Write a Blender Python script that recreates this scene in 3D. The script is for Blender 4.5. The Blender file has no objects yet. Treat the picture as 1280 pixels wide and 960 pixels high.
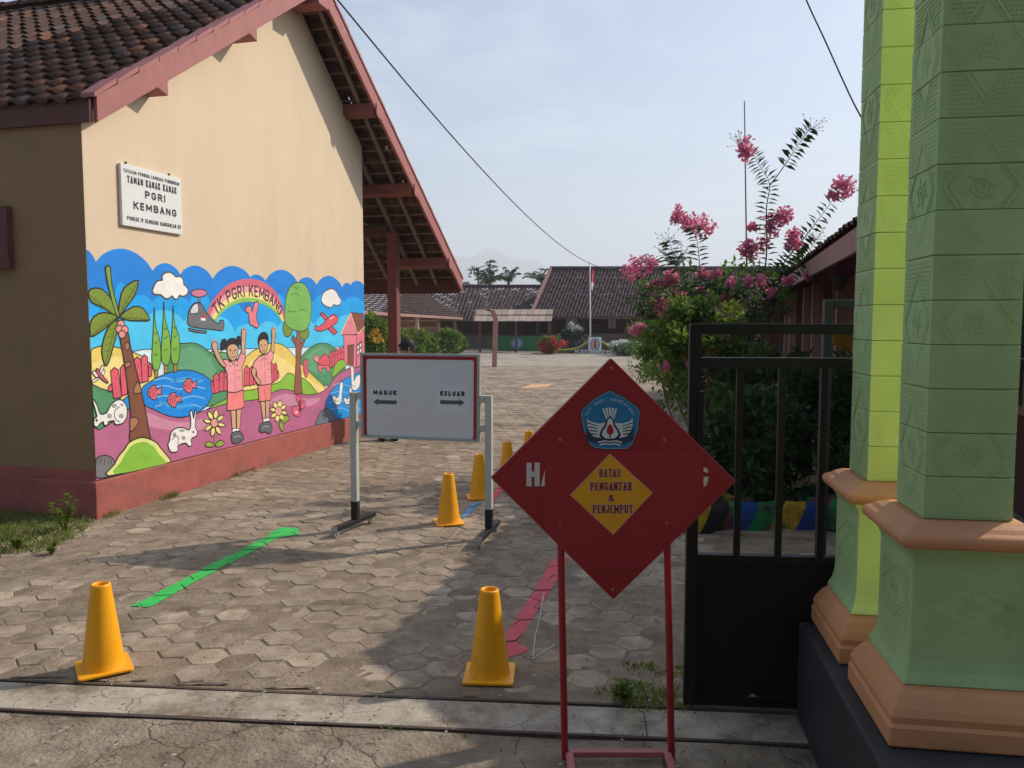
import bpy, bmesh, math, random
from mathutils import Vector, Matrix
random.seed(7)
R = math.radians
scene = bpy.context.scene
COL = scene.collection

# ------------------------------------------------------------------ camera, light, exposure
FPX, CAM_H, PITCH = 1000.0, 1.55, math.atan(76 / 1000)      # focal length in pixels of a 1280 wide picture
cam_d = bpy.data.cameras.new('camera')
cam_d.sensor_width = 36.0
cam_d.lens = 36.0 * FPX / 1280
cam_d.clip_start, cam_d.clip_end = 0.05, 12000
cam = bpy.data.objects.new('camera', cam_d)
cam.location = (0, 0, CAM_H)
cam.rotation_euler = (math.pi / 2 - PITCH, 0, 0)
COL.objects.link(cam)
scene.camera = cam

SUN_EL, SUN_AZ = R(35.8), R(24.0)                           # azimuth: from +X towards +Y
SUNV = Vector((math.cos(SUN_EL) * math.cos(SUN_AZ), math.cos(SUN_EL) * math.sin(SUN_AZ), math.sin(SUN_EL)))
sl = bpy.data.lights.new('sun', 'SUN')
sl.energy = 4.55
sl.angle = R(0.55)
sl.color = (1.0, 0.90, 0.76)
so = bpy.data.objects.new('sun', sl)
so.rotation_euler = SUNV.to_track_quat('Z', 'Y').to_euler()
so.location = (20, 10, 30)
COL.objects.link(so)

world = bpy.data.worlds.new('World')
scene.world = world
world.use_nodes = True
wn, wl = world.node_tree.nodes, world.node_tree.links
bg = wn['Background']
sky = wn.new('ShaderNodeTexSky')
sky.sky_type = 'NISHITA'
sky.sun_disc = False
sky.sun_elevation = SUN_EL
sky.sun_rotation = math.pi / 2 - SUN_AZ
sky.altitude = 100
sky.air_density = 1.0
sky.dust_density = 2.2
sky.ozone_density = 3.0
tc = wn.new('ShaderNodeTexCoord')
mp = wn.new('ShaderNodeMapping'); mp.inputs['Scale'].default_value = (3.0, 3.0, 9.0)
mp.inputs['Location'].default_value = (0.35, 0.2, 0.1)
cn = wn.new('ShaderNodeTexNoise'); cn.inputs['Scale'].default_value = 1.6; cn.inputs['Detail'].default_value = 7; cn.inputs['Roughness'].default_value = 0.58
cr = wn.new('ShaderNodeValToRGB'); cr.color_ramp.elements[0].position = 0.50; cr.color_ramp.elements[1].position = 0.80
mx = wn.new('ShaderNodeMixRGB')
mx.inputs['Color2'].default_value = (5.7, 6.55, 7.4, 1)      # thin haze cloud, in the sky texture's own units
mul = wn.new('ShaderNodeMath'); mul.operation = 'MULTIPLY_ADD'; mul.inputs[1].default_value = 0.55; mul.inputs[2].default_value = 0.18
wl.new(tc.outputs['Generated'], mp.inputs['Vector']); wl.new(mp.outputs['Vector'], cn.inputs['Vector'])
wl.new(cn.outputs['Fac'], cr.inputs['Fac']); wl.new(cr.outputs['Color'], mul.inputs[0])
wl.new(mul.outputs[0], mx.inputs['Fac']); wl.new(sky.outputs['Color'], mx.inputs['Color1'])
wl.new(mx.outputs['Color'], bg.inputs['Color'])
bg.inputs['Strength'].default_value = 0.142

scene.view_settings.view_transform = 'Standard'
scene.view_settings.look = 'None'
scene.view_settings.exposure = 0.08
scene.view_settings.gamma = 1.0
scene.render.engine = 'CYCLES'
cy = scene.cycles
cy.max_bounces, cy.diffuse_bounces, cy.glossy_bounces, cy.transmission_bounces, cy.volume_bounces, cy.transparent_max_bounces = 7, 4, 3, 4, 1, 8
cy.use_denoising = True
try: cy.denoiser = 'OPENIMAGEDENOISE'
except Exception: pass
cy.sample_clamp_indirect = 6

# ------------------------------------------------------------------ layout helpers (survey of the place)
CAMP = Vector((0, 0, CAM_H))
def ray(px, py):
    u, v = (px - 640) / FPX, (480 - py) / FPX
    return Vector((u, math.cos(PITCH) + v * math.sin(PITCH), -math.sin(PITCH) + v * math.cos(PITCH)))
def G(px, py, z=0.0):
    d = ray(px, py); return CAMP + d * ((z - CAM_H) / d.z)
def P(px, py, Y):
    d = ray(px, py); return CAMP + d * (Y / d.y)
def onplane(px, py, p0, n):
    d = ray(px, py); return CAMP + d * ((p0 - CAMP).dot(n) / d.dot(n))
def lin(c):
    o = []
    for k in c[:3]:
        k = k / 255.0
        o.append(k / 12.92 if k <= 0.04045 else ((k + 0.055) / 1.055) ** 2.4)
    return tuple(o)
UP = Vector((0, 0, 1))
V = Vector

# ------------------------------------------------------------------ materials
def _new(name):
    m = bpy.data.materials.new(name); m.use_nodes = True
    n, l = m.node_tree.nodes, m.node_tree.links
    return m, n, l, n['Principled BSDF']
def MAT(name, col, rough=0.7, var=0.18, scale=6.0, bump=0.15, bscale=60.0, metal=0.0, col2=None, c2pos=(0.5, 0.7), c2scale=2.0,
        rand=0.0, attr=False, stretch=(1, 1, 1), spec=0.4, bdist=0.004, coat=0.0):
    m, n, l, b = _new(name)
    geo = n.new('ShaderNodeNewGeometry')
    mpn = n.new('ShaderNodeMapping'); mpn.inputs['Scale'].default_value = stretch
    l.new(geo.outputs['Position'], mpn.inputs['Vector'])
    ns = n.new('ShaderNodeTexNoise'); ns.inputs['Scale'].default_value = scale; ns.inputs['Detail'].default_value = 6; ns.inputs['Roughness'].default_value = 0.65
    l.new(mpn.outputs['Vector'], ns.inputs['Vector'])
    mr = n.new('ShaderNodeMapRange'); mr.inputs['From Min'].default_value = 0.25; mr.inputs['From Max'].default_value = 0.75
    mr.inputs['To Min'].default_value = 1 - var; mr.inputs['To Max'].default_value = 1 + var
    l.new(ns.outputs['Fac'], mr.inputs['Value'])
    if attr:
        a = n.new('ShaderNodeAttribute'); a.attribute_name = 'Col'; src = a.outputs['Color']
    else:
        rgb = n.new('ShaderNodeRGB'); rgb.outputs[0].default_value = (*col, 1); src = rgb.outputs[0]
    if col2 is not None:
        n2 = n.new('ShaderNodeTexNoise'); n2.inputs['Scale'].default_value = c2scale; n2.inputs['Detail'].default_value = 8; n2.inputs['Roughness'].default_value = 0.7
        l.new(mpn.outputs['Vector'], n2.inputs['Vector'])
        r2 = n.new('ShaderNodeMapRange'); r2.inputs['From Min'].default_value = c2pos[0]; r2.inputs['From Max'].default_value = c2pos[1]
        l.new(n2.outputs['Fac'], r2.inputs['Value'])
        mx2 = n.new('ShaderNodeMixRGB'); mx2.inputs['Color2'].default_value = (*col2, 1)
        l.new(r2.outputs['Result'], mx2.inputs['Fac']); l.new(src, mx2.inputs['Color1']); src = mx2.outputs['Color']
    fac = mr.outputs['Result']
    if rand:
        oi = n.new('ShaderNodeObjectInfo')
        ad = n.new('ShaderNodeMath'); ad.operation = 'ADD'; l.new(oi.outputs['Random'], ad.inputs[0]); l.new(geo.outputs['Random Per Island'], ad.inputs[1])
        fr = n.new('ShaderNodeMath'); fr.operation = 'FRACT'; l.new(ad.outputs[0], fr.inputs[0])
        rr = n.new('ShaderNodeMapRange'); rr.inputs['To Min'].default_value = 1 - rand; rr.inputs['To Max'].default_value = 1 + rand
        l.new(fr.outputs[0], rr.inputs['Value'])
        mm = n.new('ShaderNodeMath'); mm.operation = 'MULTIPLY'; l.new(fac, mm.inputs[0]); l.new(rr.outputs['Result'], mm.inputs[1]); fac = mm.outputs[0]
    vm = n.new('ShaderNodeVectorMath'); vm.operation = 'SCALE'
    l.new(src, vm.inputs[0]); l.new(fac, vm.inputs['Scale'])
    l.new(vm.outputs[0], b.inputs['Base Color'])
    b.inputs['Roughness'].default_value = rough; b.inputs['Metallic'].default_value = metal
    b.inputs['Specular IOR Level'].default_value = spec
    if coat: b.inputs['Coat Weight'].default_value = coat
    if bump:
        nb = n.new('ShaderNodeTexNoise'); nb.inputs['Scale'].default_value = bscale; nb.inputs['Detail'].default_value = 5
        l.new(mpn.outputs['Vector'], nb.inputs['Vector'])
        bp = n.new('ShaderNodeBump'); bp.inputs['Strength'].default_value = bump; bp.inputs['Distance'].default_value = bdist
        l.new(nb.outputs['Fac'], bp.inputs['Height']); l.new(bp.outputs['Normal'], b.inputs['Normal'])
    return m
def LEAF(name, c1, c2, transl=0.4, rough=0.5):
    m, n, l, b = _new(name)
    geo = n.new('ShaderNodeNewGeometry')
    rp = n.new('ShaderNodeValToRGB'); rp.color_ramp.elements[0].color = (*c1, 1); rp.color_ramp.elements[1].color = (*c2, 1)
    l.new(geo.outputs['Random Per Island'], rp.inputs['Fac'])
    l.new(rp.outputs['Color'], b.inputs['Base Color']); b.inputs['Roughness'].default_value = rough
    b.inputs['Specular IOR Level'].default_value = 0.3
    tr = n.new('ShaderNodeBsdfTranslucent'); l.new(rp.outputs['Color'], tr.inputs['Color'])
    ms = n.new('ShaderNodeMixShader'); ms.inputs['Fac'].default_value = transl
    l.new(b.outputs[0], ms.inputs[1]); l.new(tr.outputs[0], ms.inputs[2])
    l.new(ms.outputs[0], n['Material Output'].inputs['Surface'])
    return m

# ------------------------------------------------------------------ mesh builder
ORG = {}
_tcache = {}
def text_geo(s, bold=0.0):
    k = (s, bold)
    if k not in _tcache:
        cu = bpy.data.curves.new('lettering', 'FONT'); cu.body = s; cu.align_x = 'CENTER'; cu.resolution_u = 3; cu.offset = bold
        ob = bpy.data.objects.new('lettering', cu)
        me = bpy.data.meshes.new_from_object(ob)
        vs = [v.co.copy() for v in me.vertices]; fs = [tuple(p.vertices) for p in me.polygons]
        bpy.data.objects.remove(ob); bpy.data.meshes.remove(me); bpy.data.curves.remove(cu)
        _tcache[k] = (vs, fs)
    return _tcache[k]
def smooth_poly(pts, k=3, closed=True):
    n = len(pts); out = []
    if n < 3: return list(pts)
    rng = range(n if closed else n - 1)
    for i in rng:
        if closed: p0, p1, p2, p3 = pts[i - 1], pts[i], pts[(i + 1) % n], pts[(i + 2) % n]
        else: p0, p1, p2, p3 = pts[max(i - 1, 0)], pts[i], pts[i + 1], pts[min(i + 2, n - 1)]
        for j in range(k):
            t = j / k
            out.append(tuple(0.5 * ((2 * b) + (c - a) * t + (2 * a - 5 * b + 4 * c - d) * t * t + (3 * b - a - 3 * c + d) * t ** 3)
                             for a, b, c, d in zip(p0, p1, p2, p3)))
    if not closed: out.append(tuple(pts[-1]))
    return out

def arc(cx, cy, rx, ry, a0, a1, n=7): return [(cx + rx * math.cos(R(a0 + (a1 - a0) * i / n)), cy + ry * math.sin(R(a0 + (a1 - a0) * i / n))) for i in range(n + 1)]
GLYPH = {
    'A': [[(0, 0), (.5, 1), (1, 0)], [(.2, .33), (.8, .33)]],
    'B': [[(0, 0), (0, 1)], [(0, 1), (.55, 1)] + arc(.55, .76, .4, .24, 90, -90) + [(0, .52)], [(.55, .52)] + arc(.55, .26, .45, .26, 90, -90) + [(0, 0)]],
    'C': [arc(.5, .70, .5, .30, 20, 180) + arc(.5, .30, .5, .30, 180, 340)],
    'D': [[(0, 0), (0, 1)], [(0, 1), (.45, 1)] + arc(.45, .5, .55, .5, 90, -90, 10) + [(0, 0)]],
    'E': [[(1, 1), (0, 1), (0, 0), (1, 0)], [(0, .52), (.8, .52)]],
    'G': [arc(.5, .70, .5, .30, 20, 180) + arc(.5, .30, .5, .30, 180, 360) + [(1, .46), (.55, .46)]],
    'H': [[(0, 0), (0, 1)], [(1, 0), (1, 1)], [(0, .52), (1, .52)]],
    'I': [[(.5, 0), (.5, 1)]], 'J': [[(.95, 1), (.95, .3)] + arc(.5, .3, .45, .3, 0, -180)],
    'K': [[(0, 0), (0, 1)], [(1, 1), (.02, .42)], [(.3, .58), (1, 0)]], 'L': [[(0, 1), (0, 0), (1, 0)]],
    'M': [[(0, 0), (0, 1), (.5, .25), (1, 1), (1, 0)]], 'N': [[(0, 0), (0, 1), (1, 0), (1, 1)]],
    'O': [arc(.5, .68, .5, .32, 0, 180) + arc(.5, .32, .5, .32, 180, 360) + [(1, .68)]],
    'P': [[(0, 0), (0, 1)], [(0, 1), (.55, 1)] + arc(.55, .74, .45, .26, 90, -90) + [(0, .48)]],
    'R': [[(0, 0), (0, 1)], [(0, 1), (.55, 1)] + arc(.55, .74, .42, .26, 90, -90) + [(0, .48)], [(.5, .48), (1, 0)]],
    'S': [arc(.5, .74, .47, .26, 25, 270) + arc(.5, .26, .49, .26, 90, -160)],
    'T': [[(0, 1), (1, 1)], [(.5, 1), (.5, 0)]], 'U': [[(0, 1), (0, .32)] + arc(.5, .32, .5, .32, 180, 360) + [(1, 1)]],
    'V': [[(0, 1), (.5, 0), (1, 1)]], 'W': [[(0, 1), (.27, 0), (.5, .8), (.73, 0), (1, 1)]], 'Y': [[(0, 1), (.5, .48), (1, 1)], [(.5, .48), (.5, 0)]],
    '&': [[(1, 0), (.25, .72)] + arc(.45, .82, .22, .18, 200, -20) + [(.2, .46)] + arc(.42, .24, .4, .24, 140, 300) + [(1, .45)]],
}
WIDE = {'I': .30, 'M': 1.25, 'W': 1.3, ' ': .55, 'E': .85, 'L': .85, 'J': .85, '&': 1.1}
def stroke_text(mb, t, o, ex, ey, h, w, wt, mi=0, col=None, serif=0.0):
    """heavy sign-writer's capitals: w is the full width, wt the stroke thickness"""
    gap = .34; ws = [WIDE.get(c, 1.0) for c in t]; tot = sum(ws) + gap * (len(t) - 1); u = w / tot; x = -w / 2; nrm = ex.cross(ey).normalized(); k = 0
    hw = wt / 2
    for c, cw in zip(t, ws):
        iw = max(cw * u - wt, 1e-4); ih = h - wt
        for pl in GLYPH.get(c, []):
            q = [(x + hw + a * iw if c != 'I' else x + cw * u / 2, -h / 2 + hw + b * ih) for a, b in pl]
            for (ax, ay), (bx, by) in zip(q, q[1:]):
                dx, dy = bx - ax, by - ay; L = math.hypot(dx, dy)
                if L < 1e-7: continue
                dx, dy = dx / L, dy / L; e = hw * (.98 if len(q) < 4 else .45); k += 1
                pts = [(ax - dx * e - dy * hw, ay - dy * e + dx * hw), (ax - dx * e + dy * hw, ay - dy * e - dx * hw), (bx + dx * e + dy * hw, by + dy * e - dx * hw), (bx + dx * e - dy * hw, by + dy * e + dx * hw)]
                mb.poly([o + ex * a + ey * b + nrm * (k * 4e-6) for a, b in pts], mi, col)
            if serif:
                for (ax, ay) in (q[0], q[-1]):
                    if abs(ay - (-h / 2 + hw)) < 1e-6 or abs(ay - (h / 2 - hw)) < 1e-6:
                        k += 1; s_ = serif; z_ = (-h / 2 if ay < 0 else h / 2 - wt * .6)
                        mb.poly([o + ex * (ax + s_ * i) + ey * (z_ + wt * .6 * j) + nrm * (k * 4e-6) for i, j in ((-1, 0), (1, 0), (1, 1), (-1, 1))], mi, col)
        x += (cw + gap) * u
class MB:
    def __init__(s): s.v = []; s.f = []; s.m = []; s.c = []
    def add(s, vs, fs, mi=0, col=None):
        o = len(s.v); s.v += [Vector(p) for p in vs]
        for f in fs: s.f.append(tuple(i + o for i in f)); s.m.append(mi); s.c.append(col or (1, 1, 1))
    def poly(s, pts, mi=0, col=None): s.add(pts, [tuple(range(len(pts)))], mi, col)
    def obox(s, c, h, ax=None, mi=0, col=None):
        c = V(c); ax = ax or (V((1, 0, 0)), V((0, 1, 0)), V((0, 0, 1)))
        vs = [c + ax[0] * h[0] * i + ax[1] * h[1] * j + ax[2] * h[2] * k for k in (-1, 1) for j in (-1, 1) for i in (-1, 1)]
        s.add(vs, [(0, 2, 3, 1), (4, 5, 7, 6), (0, 1, 5, 4), (2, 6, 7, 3), (0, 4, 6, 2), (1, 3, 7, 5)], mi, col)
    def box(s, a, b, mi=0, col=None):
        a, b = V(a), V(b); s.obox((a + b) / 2, [abs(x) / 2 for x in (b - a)], None, mi, col)
    def beam(s, a, b, w, h, up=UP, mi=0, col=None):
        a, b = V(a), V(b); d = b - a; L = d.length; d.normalize()
        x = d.cross(up); x = x.normalized() if x.length > 1e-5 else V((1, 0, 0)); z = x.cross(d).normalized()
        s.obox((a + b) / 2, (w / 2, L / 2, h / 2), (x, d, z), mi, col)
    def tube(s, pts, r, n=6, mi=0, col=None, caps=True):
        pts = [V(p) for p in pts]; rs = r if isinstance(r, (list, tuple)) else [r] * len(pts)
        vs = []; fs = []; ref = None
        for i, p in enumerate(pts):
            d = (pts[min(i + 1, len(pts) - 1)] - pts[max(i - 1, 0)]).normalized()
            if ref is None: ref = d.orthogonal().normalized()
            x = (ref - d * ref.dot(d)).normalized(); ref = x; y = d.cross(x)
            vs += [p + (x * math.cos(2 * math.pi * k / n) + y * math.sin(2 * math.pi * k / n)) * rs[i] for k in range(n)]
        for i in range(len(pts) - 1):
            for k in range(n): fs.append((i * n + k, i * n + (k + 1) % n, (i + 1) * n + (k + 1) % n, (i + 1) * n + k))
        if caps: fs += [tuple(reversed(range(n))), tuple((len(pts) - 1) * n + k for k in range(n))]
        s.add(vs, fs, mi, col)
    def lathe(s, prof, c, n=24, mi=0, col=None, ax=None):
        c = V(c); vs = []; fs = []; ax = ax or (V((1, 0, 0)), V((0, 1, 0)), UP)
        for r, z in prof: vs += [c + (ax[0] * math.cos(2 * math.pi * k / n) + ax[1] * math.sin(2 * math.pi * k / n)) * r + ax[2] * z for k in range(n)]
        for i in range(len(prof) - 1):
            for k in range(n): fs.append((i * n + k, i * n + (k + 1) % n, (i + 1) * n + (k + 1) % n, (i + 1) * n + k))
        s.add(vs, fs, mi, col)
    def square_loft(s, prof, c, ax, ay, mi=0, col=None, caps=True):
        c = V(c); vs = []; fs = []
        for h, z in prof: vs += [c + ax * h * i + ay * h * j + UP * z for i, j in ((-1, -1), (1, -1), (1, 1), (-1, 1))]
        for i in range(len(prof) - 1):
            for k in range(4): fs.append((i * 4 + k, i * 4 + (k + 1) % 4, (i + 1) * 4 + (k + 1) % 4, (i + 1) * 4 + k))
        if caps: fs += [(3, 2, 1, 0), tuple((len(prof) - 1) * 4 + k for k in range(4))]
        s.add(vs, fs, mi, col)
    def prism(s, pts, off, mi=0, col=None):
        pts = [V(p) for p in pts]; off = V(off); n = len(pts)
        s.add(pts + [p + off for p in pts], [tuple(range(n)), tuple(range(2 * n - 1, n - 1, -1))] + [(i, i + n, (i + 1) % n + n, (i + 1) % n) for i in range(n)], mi, col)
    def text(s, t, o, ex, ey, h, w=None, bold=0.0, mi=0, col=None):
        vs, fs = text_geo(t, bold)
        if not vs: return
        x0, x1 = min(v.x for v in vs), max(v.x for v in vs); y0, y1 = min(v.y for v in vs), max(v.y for v in vs)
        k = h / max(y1 - y0, 1e-6); kx = (w / (x1 - x0)) if w else k
        s.add([o + ex * ((v.x - (x0 + x1) / 2) * kx) + ey * ((v.y - (y0 + y1) / 2) * k) for v in vs], fs, mi, col)
    def build(s, name, mats, parent=None, label=None, cat=None, group=None, kind=None, smooth=False, bevel=0.0, org=None):
        me = bpy.data.meshes.new(name)
        if parent is not None: o0 = ORG[parent.name]
        elif org is not None: o0 = V(org)
        else:
            xs = [v.x for v in s.v]; ys = [v.y for v in s.v]; zs = [v.z for v in s.v]
            o0 = V(((min(xs) + max(xs)) / 2, (min(ys) + max(ys)) / 2, min(zs)))
        me.from_pydata([v - o0 for v in s.v], [], s.f)
        if not isinstance(mats, (list, tuple)): mats = [mats]
        for m in mats: me.materials.append(m)
        me.polygons.foreach_set('material_index', s.m)
        if smooth: me.polygons.foreach_set('use_smooth', [True] * len(s.f))
        if any(c != (1, 1, 1) for c in s.c):
            ca = me.color_attributes.new('Col', 'FLOAT_COLOR', 'CORNER'); buf = []
            for f, c in zip(s.f, s.c): buf += [c[0], c[1], c[2], 1.0] * len(f)
            ca.data.foreach_set('color', buf)
        me.update()
        o = bpy.data.objects.new(name, me); COL.objects.link(o)
        if parent is not None: o.parent = parent; ORG[o.name] = o0
        else: o.location = o0; ORG[o.name] = o0
        tag(o, label, cat, group, kind)
        if bevel:
            b = o.modifiers.new('edge', 'BEVEL'); b.width = bevel; b.segments = 2; b.limit_method = 'ANGLE'; b.angle_limit = R(40)
        return o
def tag(o, label=None, cat=None, group=None, kind=None):
    if label: o['label'] = label
    if cat: o['category'] = cat
    if group: o['group'] = group
    if kind: o['kind'] = kind
def thing(name, loc, label, cat, group=None, rz=0.0):
    o = bpy.data.objects.new(name, None); o.empty_display_size = 0.2; COL.objects.link(o)
    o.location = loc; o.rotation_euler = (0, 0, rz); ORG[o.name] = V(loc)
    tag(o, label, cat, group); return o
def copy_thing(o, loc, rz=0.0, label=None, scale=1.0):
    def cp(x, par):
        c = x.copy(); COL.objects.link(c); c.parent = par
        for ch in x.children: cp(ch, c)
        return c
    r = cp(o, None); r.location = loc; r.rotation_euler = (0, 0, rz); r.scale = (scale,) * 3
    if label: r['label'] = label
    return r
def instance(name, me, M, parent):
    o = bpy.data.objects.new(name, me); COL.objects.link(o); o.parent = parent
    o.matrix_local = Matrix.Translation(-ORG[parent.name]) @ M
    return o
def inside(x, y, poly):
    c = False; n = len(poly)
    for i in range(n):
        x0, y0 = poly[i][:2]; x1, y1 = poly[i - 1][:2]
        if (y0 > y) != (y1 > y) and x < (x1 - x0) * (y - y0) / (y1 - y0) + x0: c = not c
    return c
def clip_convex(sub, hexa):
    out = list(sub); n = len(hexa)
    for i in range(n):
        a, b = hexa[i], hexa[(i + 1) % n]; inp, out = out, []
        if not inp: return []
        side = lambda p: (b[0] - a[0]) * (p[1] - a[1]) - (b[1] - a[1]) * (p[0] - a[0])
        for j in range(len(inp)):
            p, q = inp[j - 1], inp[j]; sp, sq = side(p), side(q)
            if (sp >= 0) != (sq >= 0):
                t = sp / (sp - sq); out.append((p[0] + (q[0] - p[0]) * t, p[1] + (q[1] - p[1]) * t))
            if sq >= 0: out.append(q)
    return out

# colours
m_paver = MAT('paver_concrete', (0.375, 0.295, 0.215), 0.88, 0.34, 11, 0.8, 90, col2=(0.175, 0.122, 0.080), c2pos=(0.40, 0.64), c2scale=1.3, rand=0.16, bdist=0.006)
m_soil = MAT('soil', (0.20, 0.146, 0.098), 0.95, 0.36, 8, 1.0, 60, col2=(0.31, 0.24, 0.17), c2pos=(0.42, 0.66), c2scale=2.6, bdist=0.008)
m_ground = MAT('dry_ground', (0.23, 0.19, 0.14), 0.95, 0.25, 0.6, 0.3, 8, col2=(0.10, 0.12, 0.05), c2pos=(0.5, 0.65), c2scale=0.08)
m_yard = MAT('yard_stone', (0.36, 0.31, 0.25), 0.9, 0.22, 5, 0.6, 30, col2=(0.22, 0.18, 0.12), c2pos=(0.5, 0.66), c2scale=0.6, bdist=0.02)
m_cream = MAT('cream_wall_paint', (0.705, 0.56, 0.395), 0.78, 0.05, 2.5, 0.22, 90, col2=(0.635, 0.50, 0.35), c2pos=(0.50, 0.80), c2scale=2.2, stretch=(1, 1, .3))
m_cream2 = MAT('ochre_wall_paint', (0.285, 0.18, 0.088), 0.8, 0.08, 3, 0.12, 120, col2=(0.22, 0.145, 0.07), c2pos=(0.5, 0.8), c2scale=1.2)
m_redplinth = MAT('red_plinth_paint', (0.375, 0.10, 0.082), 0.75, 0.2, 6, 0.35, 70, col2=(0.24, 0.095, 0.07), c2pos=(0.47, 0.68), c2scale=4)
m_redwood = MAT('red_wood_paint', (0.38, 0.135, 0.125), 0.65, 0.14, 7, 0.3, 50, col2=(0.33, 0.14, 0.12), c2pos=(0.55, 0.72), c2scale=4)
m_darkwood = MAT('dark_wood', (0.13, 0.055, 0.045), 0.8, 0.2, 9, 0.3, 60)
m_batten = MAT('batten_wood', (0.22, 0.17, 0.145), 0.9, 0.2, 9, 0.3, 60)
m_tile = MAT('roof_tile', (0.118, 0.066, 0.051), 0.9, 0.35, 14, 0.5, 80, col2=(0.13, 0.070, 0.048), c2pos=(0.52, 0.75), c2scale=3.5, rand=0.30, spec=.2)
m_tile_lichen = MAT('roof_tile_pale', (0.085, 0.062, 0.054), 0.9, 0.3, 14, 0.5, 80, col2=(0.50, 0.47, 0.43), c2pos=(0.62, 0.70), c2scale=26, rand=0.3)
m_tile_orange = MAT('roof_tile_clay', (0.25, 0.105, 0.055), 0.85, 0.35, 14, 0.5, 80, col2=(0.10, 0.06, 0.045), c2pos=(0.5, 0.66), c2scale=9, rand=0.3)
m_fartile = MAT('far_roof_tile', (0.084, 0.055, 0.060), 0.9, 0.3, 3, 0.3, 30, col2=(0.16, 0.10, 0.09), c2pos=(0.58, 0.76), c2scale=1.6, spec=.2)
m_fartile2 = MAT('far_roof_tile_brown', (0.115, 0.072, 0.060), 0.9, 0.3, 3, 0.3, 30, col2=(0.28, 0.21, 0.18), c2pos=(0.56, 0.72), c2scale=2.5, spec=.2)
m_paint = MAT('wall_paint_colours', (1, 1, 1), 0.6, 0.15, 4.5, 0.15, 120, attr=True, stretch=(1, 1, 2.2))
m_print = MAT('printed_colours', (1, 1, 1), 0.45, 0.03, 5, 0.0, 120, attr=True)
m_white = MAT('white_paint', (0.74, 0.74, 0.72), 0.5, 0.04, 5, 0.05, 90)
m_black = MAT('black_print', (0.03, 0.03, 0.035), 0.6, 0.05, 5, 0.0)
USE_HAZE = True
# ------------------------------------------------------------------ the lie of the land
A0 = G(121, 649)                                            # near foot of the painted gable wall
TH = math.atan((900 - 640) / FPX / math.cos(PITCH))
D = V((math.sin(TH), math.cos(TH), 0))                      # along the gable wall, away from the camera
N = V((math.cos(TH), -math.sin(TH), 0))                     # out of the gable wall, to the yard
def W(s, z, o=0.0): return A0 + D * s + N * o + UP * z
def wallpx(px, py, o=0.0):
    p = onplane(px, py, A0 + N * o, N); q = p - A0
    return q.dot(D), p.z
WALL_L = 4.98
rA, rB = G(0, 853), G(860, 889)
RD = (rB - rA).normalized()                                 # along the gate rails
RN = V((-RD.y, RD.x, 0))                                    # into the yard
def RL(x, off): return rA + RD * ((x - rA.x) / RD.x) + RN * off
OFF2 = -0.245                                               # second rail

mb = MB(); mb.poly([V((-4000, -4000, -0.06)), V((4000, -4000, -0.06)), V((4000, 4000, -0.06)), V((-4000, 4000, -0.06))])
mb.build('ground', m_ground, kind='structure', org=(0, 0, 0))

# yard: soil bed that carries the hexagonal pavers, and the far stone yard beyond them
mb = MB()
yard = [RL(-9, 0.02), RL(6, 0.02), V((9, 24, 0)), V((-9, 24, 0))]
from mathutils import noise as mnoise
def dirt_z(x, y):                                           # dirt washed over the pavers, burying some of them
    a = mnoise.fractal(V((x * .55, y * .55, 3.1)), 0.9, 2.1, 3); b = mnoise.fractal(V((x * 4.5, y * 4.5, 7.7)), 0.8, 2.2, 3)
    return 0.0098 + 0.0050 * a + 0.0040 * b
def dirt_sheet(mb, x0, x1, y0, y1, st):
    nx, ny = int((x1 - x0) / st), int((y1 - y0) / st); vs = []
    for j in range(ny + 1):
        for i in range(nx + 1):
            x, y = x0 + (x1 - x0) * i / nx, y0 + (y1 - y0) * j / ny
            lo = RL(x, .0125).y
            if j == 0: y = lo
            elif y < lo + .004: y = lo + .004 * j
            z = dirt_z(x, y)
            if y - lo < .06: z = min(z, .0075 + .003 * mnoise.noise(V((x * 3, 0, 1))))
            vs.append((x, y, z))
    mb.add(vs, [(j * (nx + 1) + i, j * (nx + 1) + i + 1, (j + 1) * (nx + 1) + i + 1, (j + 1) * (nx + 1) + i) for j in range(ny) for i in range(nx)])
dirt_sheet(mb, -5.0, 3.2, 3.05, 10.0, .036)
mb.poly([V((p[0], p[1], .0085)) for p in ((-9, 10), (9, 10), (9, 24), (-9, 24))]); courtyard = mb.build('courtyard', m_soil, kind='structure', org=(0, 0, 0), smooth=True); ORG['courtyard'] = V((0, 0, 0))
mb = MB()
mb.poly([V((-30, 28.8, 0.004)), V((30, 28.8, 0.004)), V((30, 70, 0.004)), V((-30, 70, 0.004))])
mb.build('stone_yard', m_yard, kind='structure', org=(0, 30, 0))
mb = MB(); mb.poly([V((-30, 22.45, .011)), V((30, 22.45, .011)), V((30, 29, .011)), V((-30, 29, .011))]); mb.build('far_paving', m_paver, kind='structure')

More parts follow.
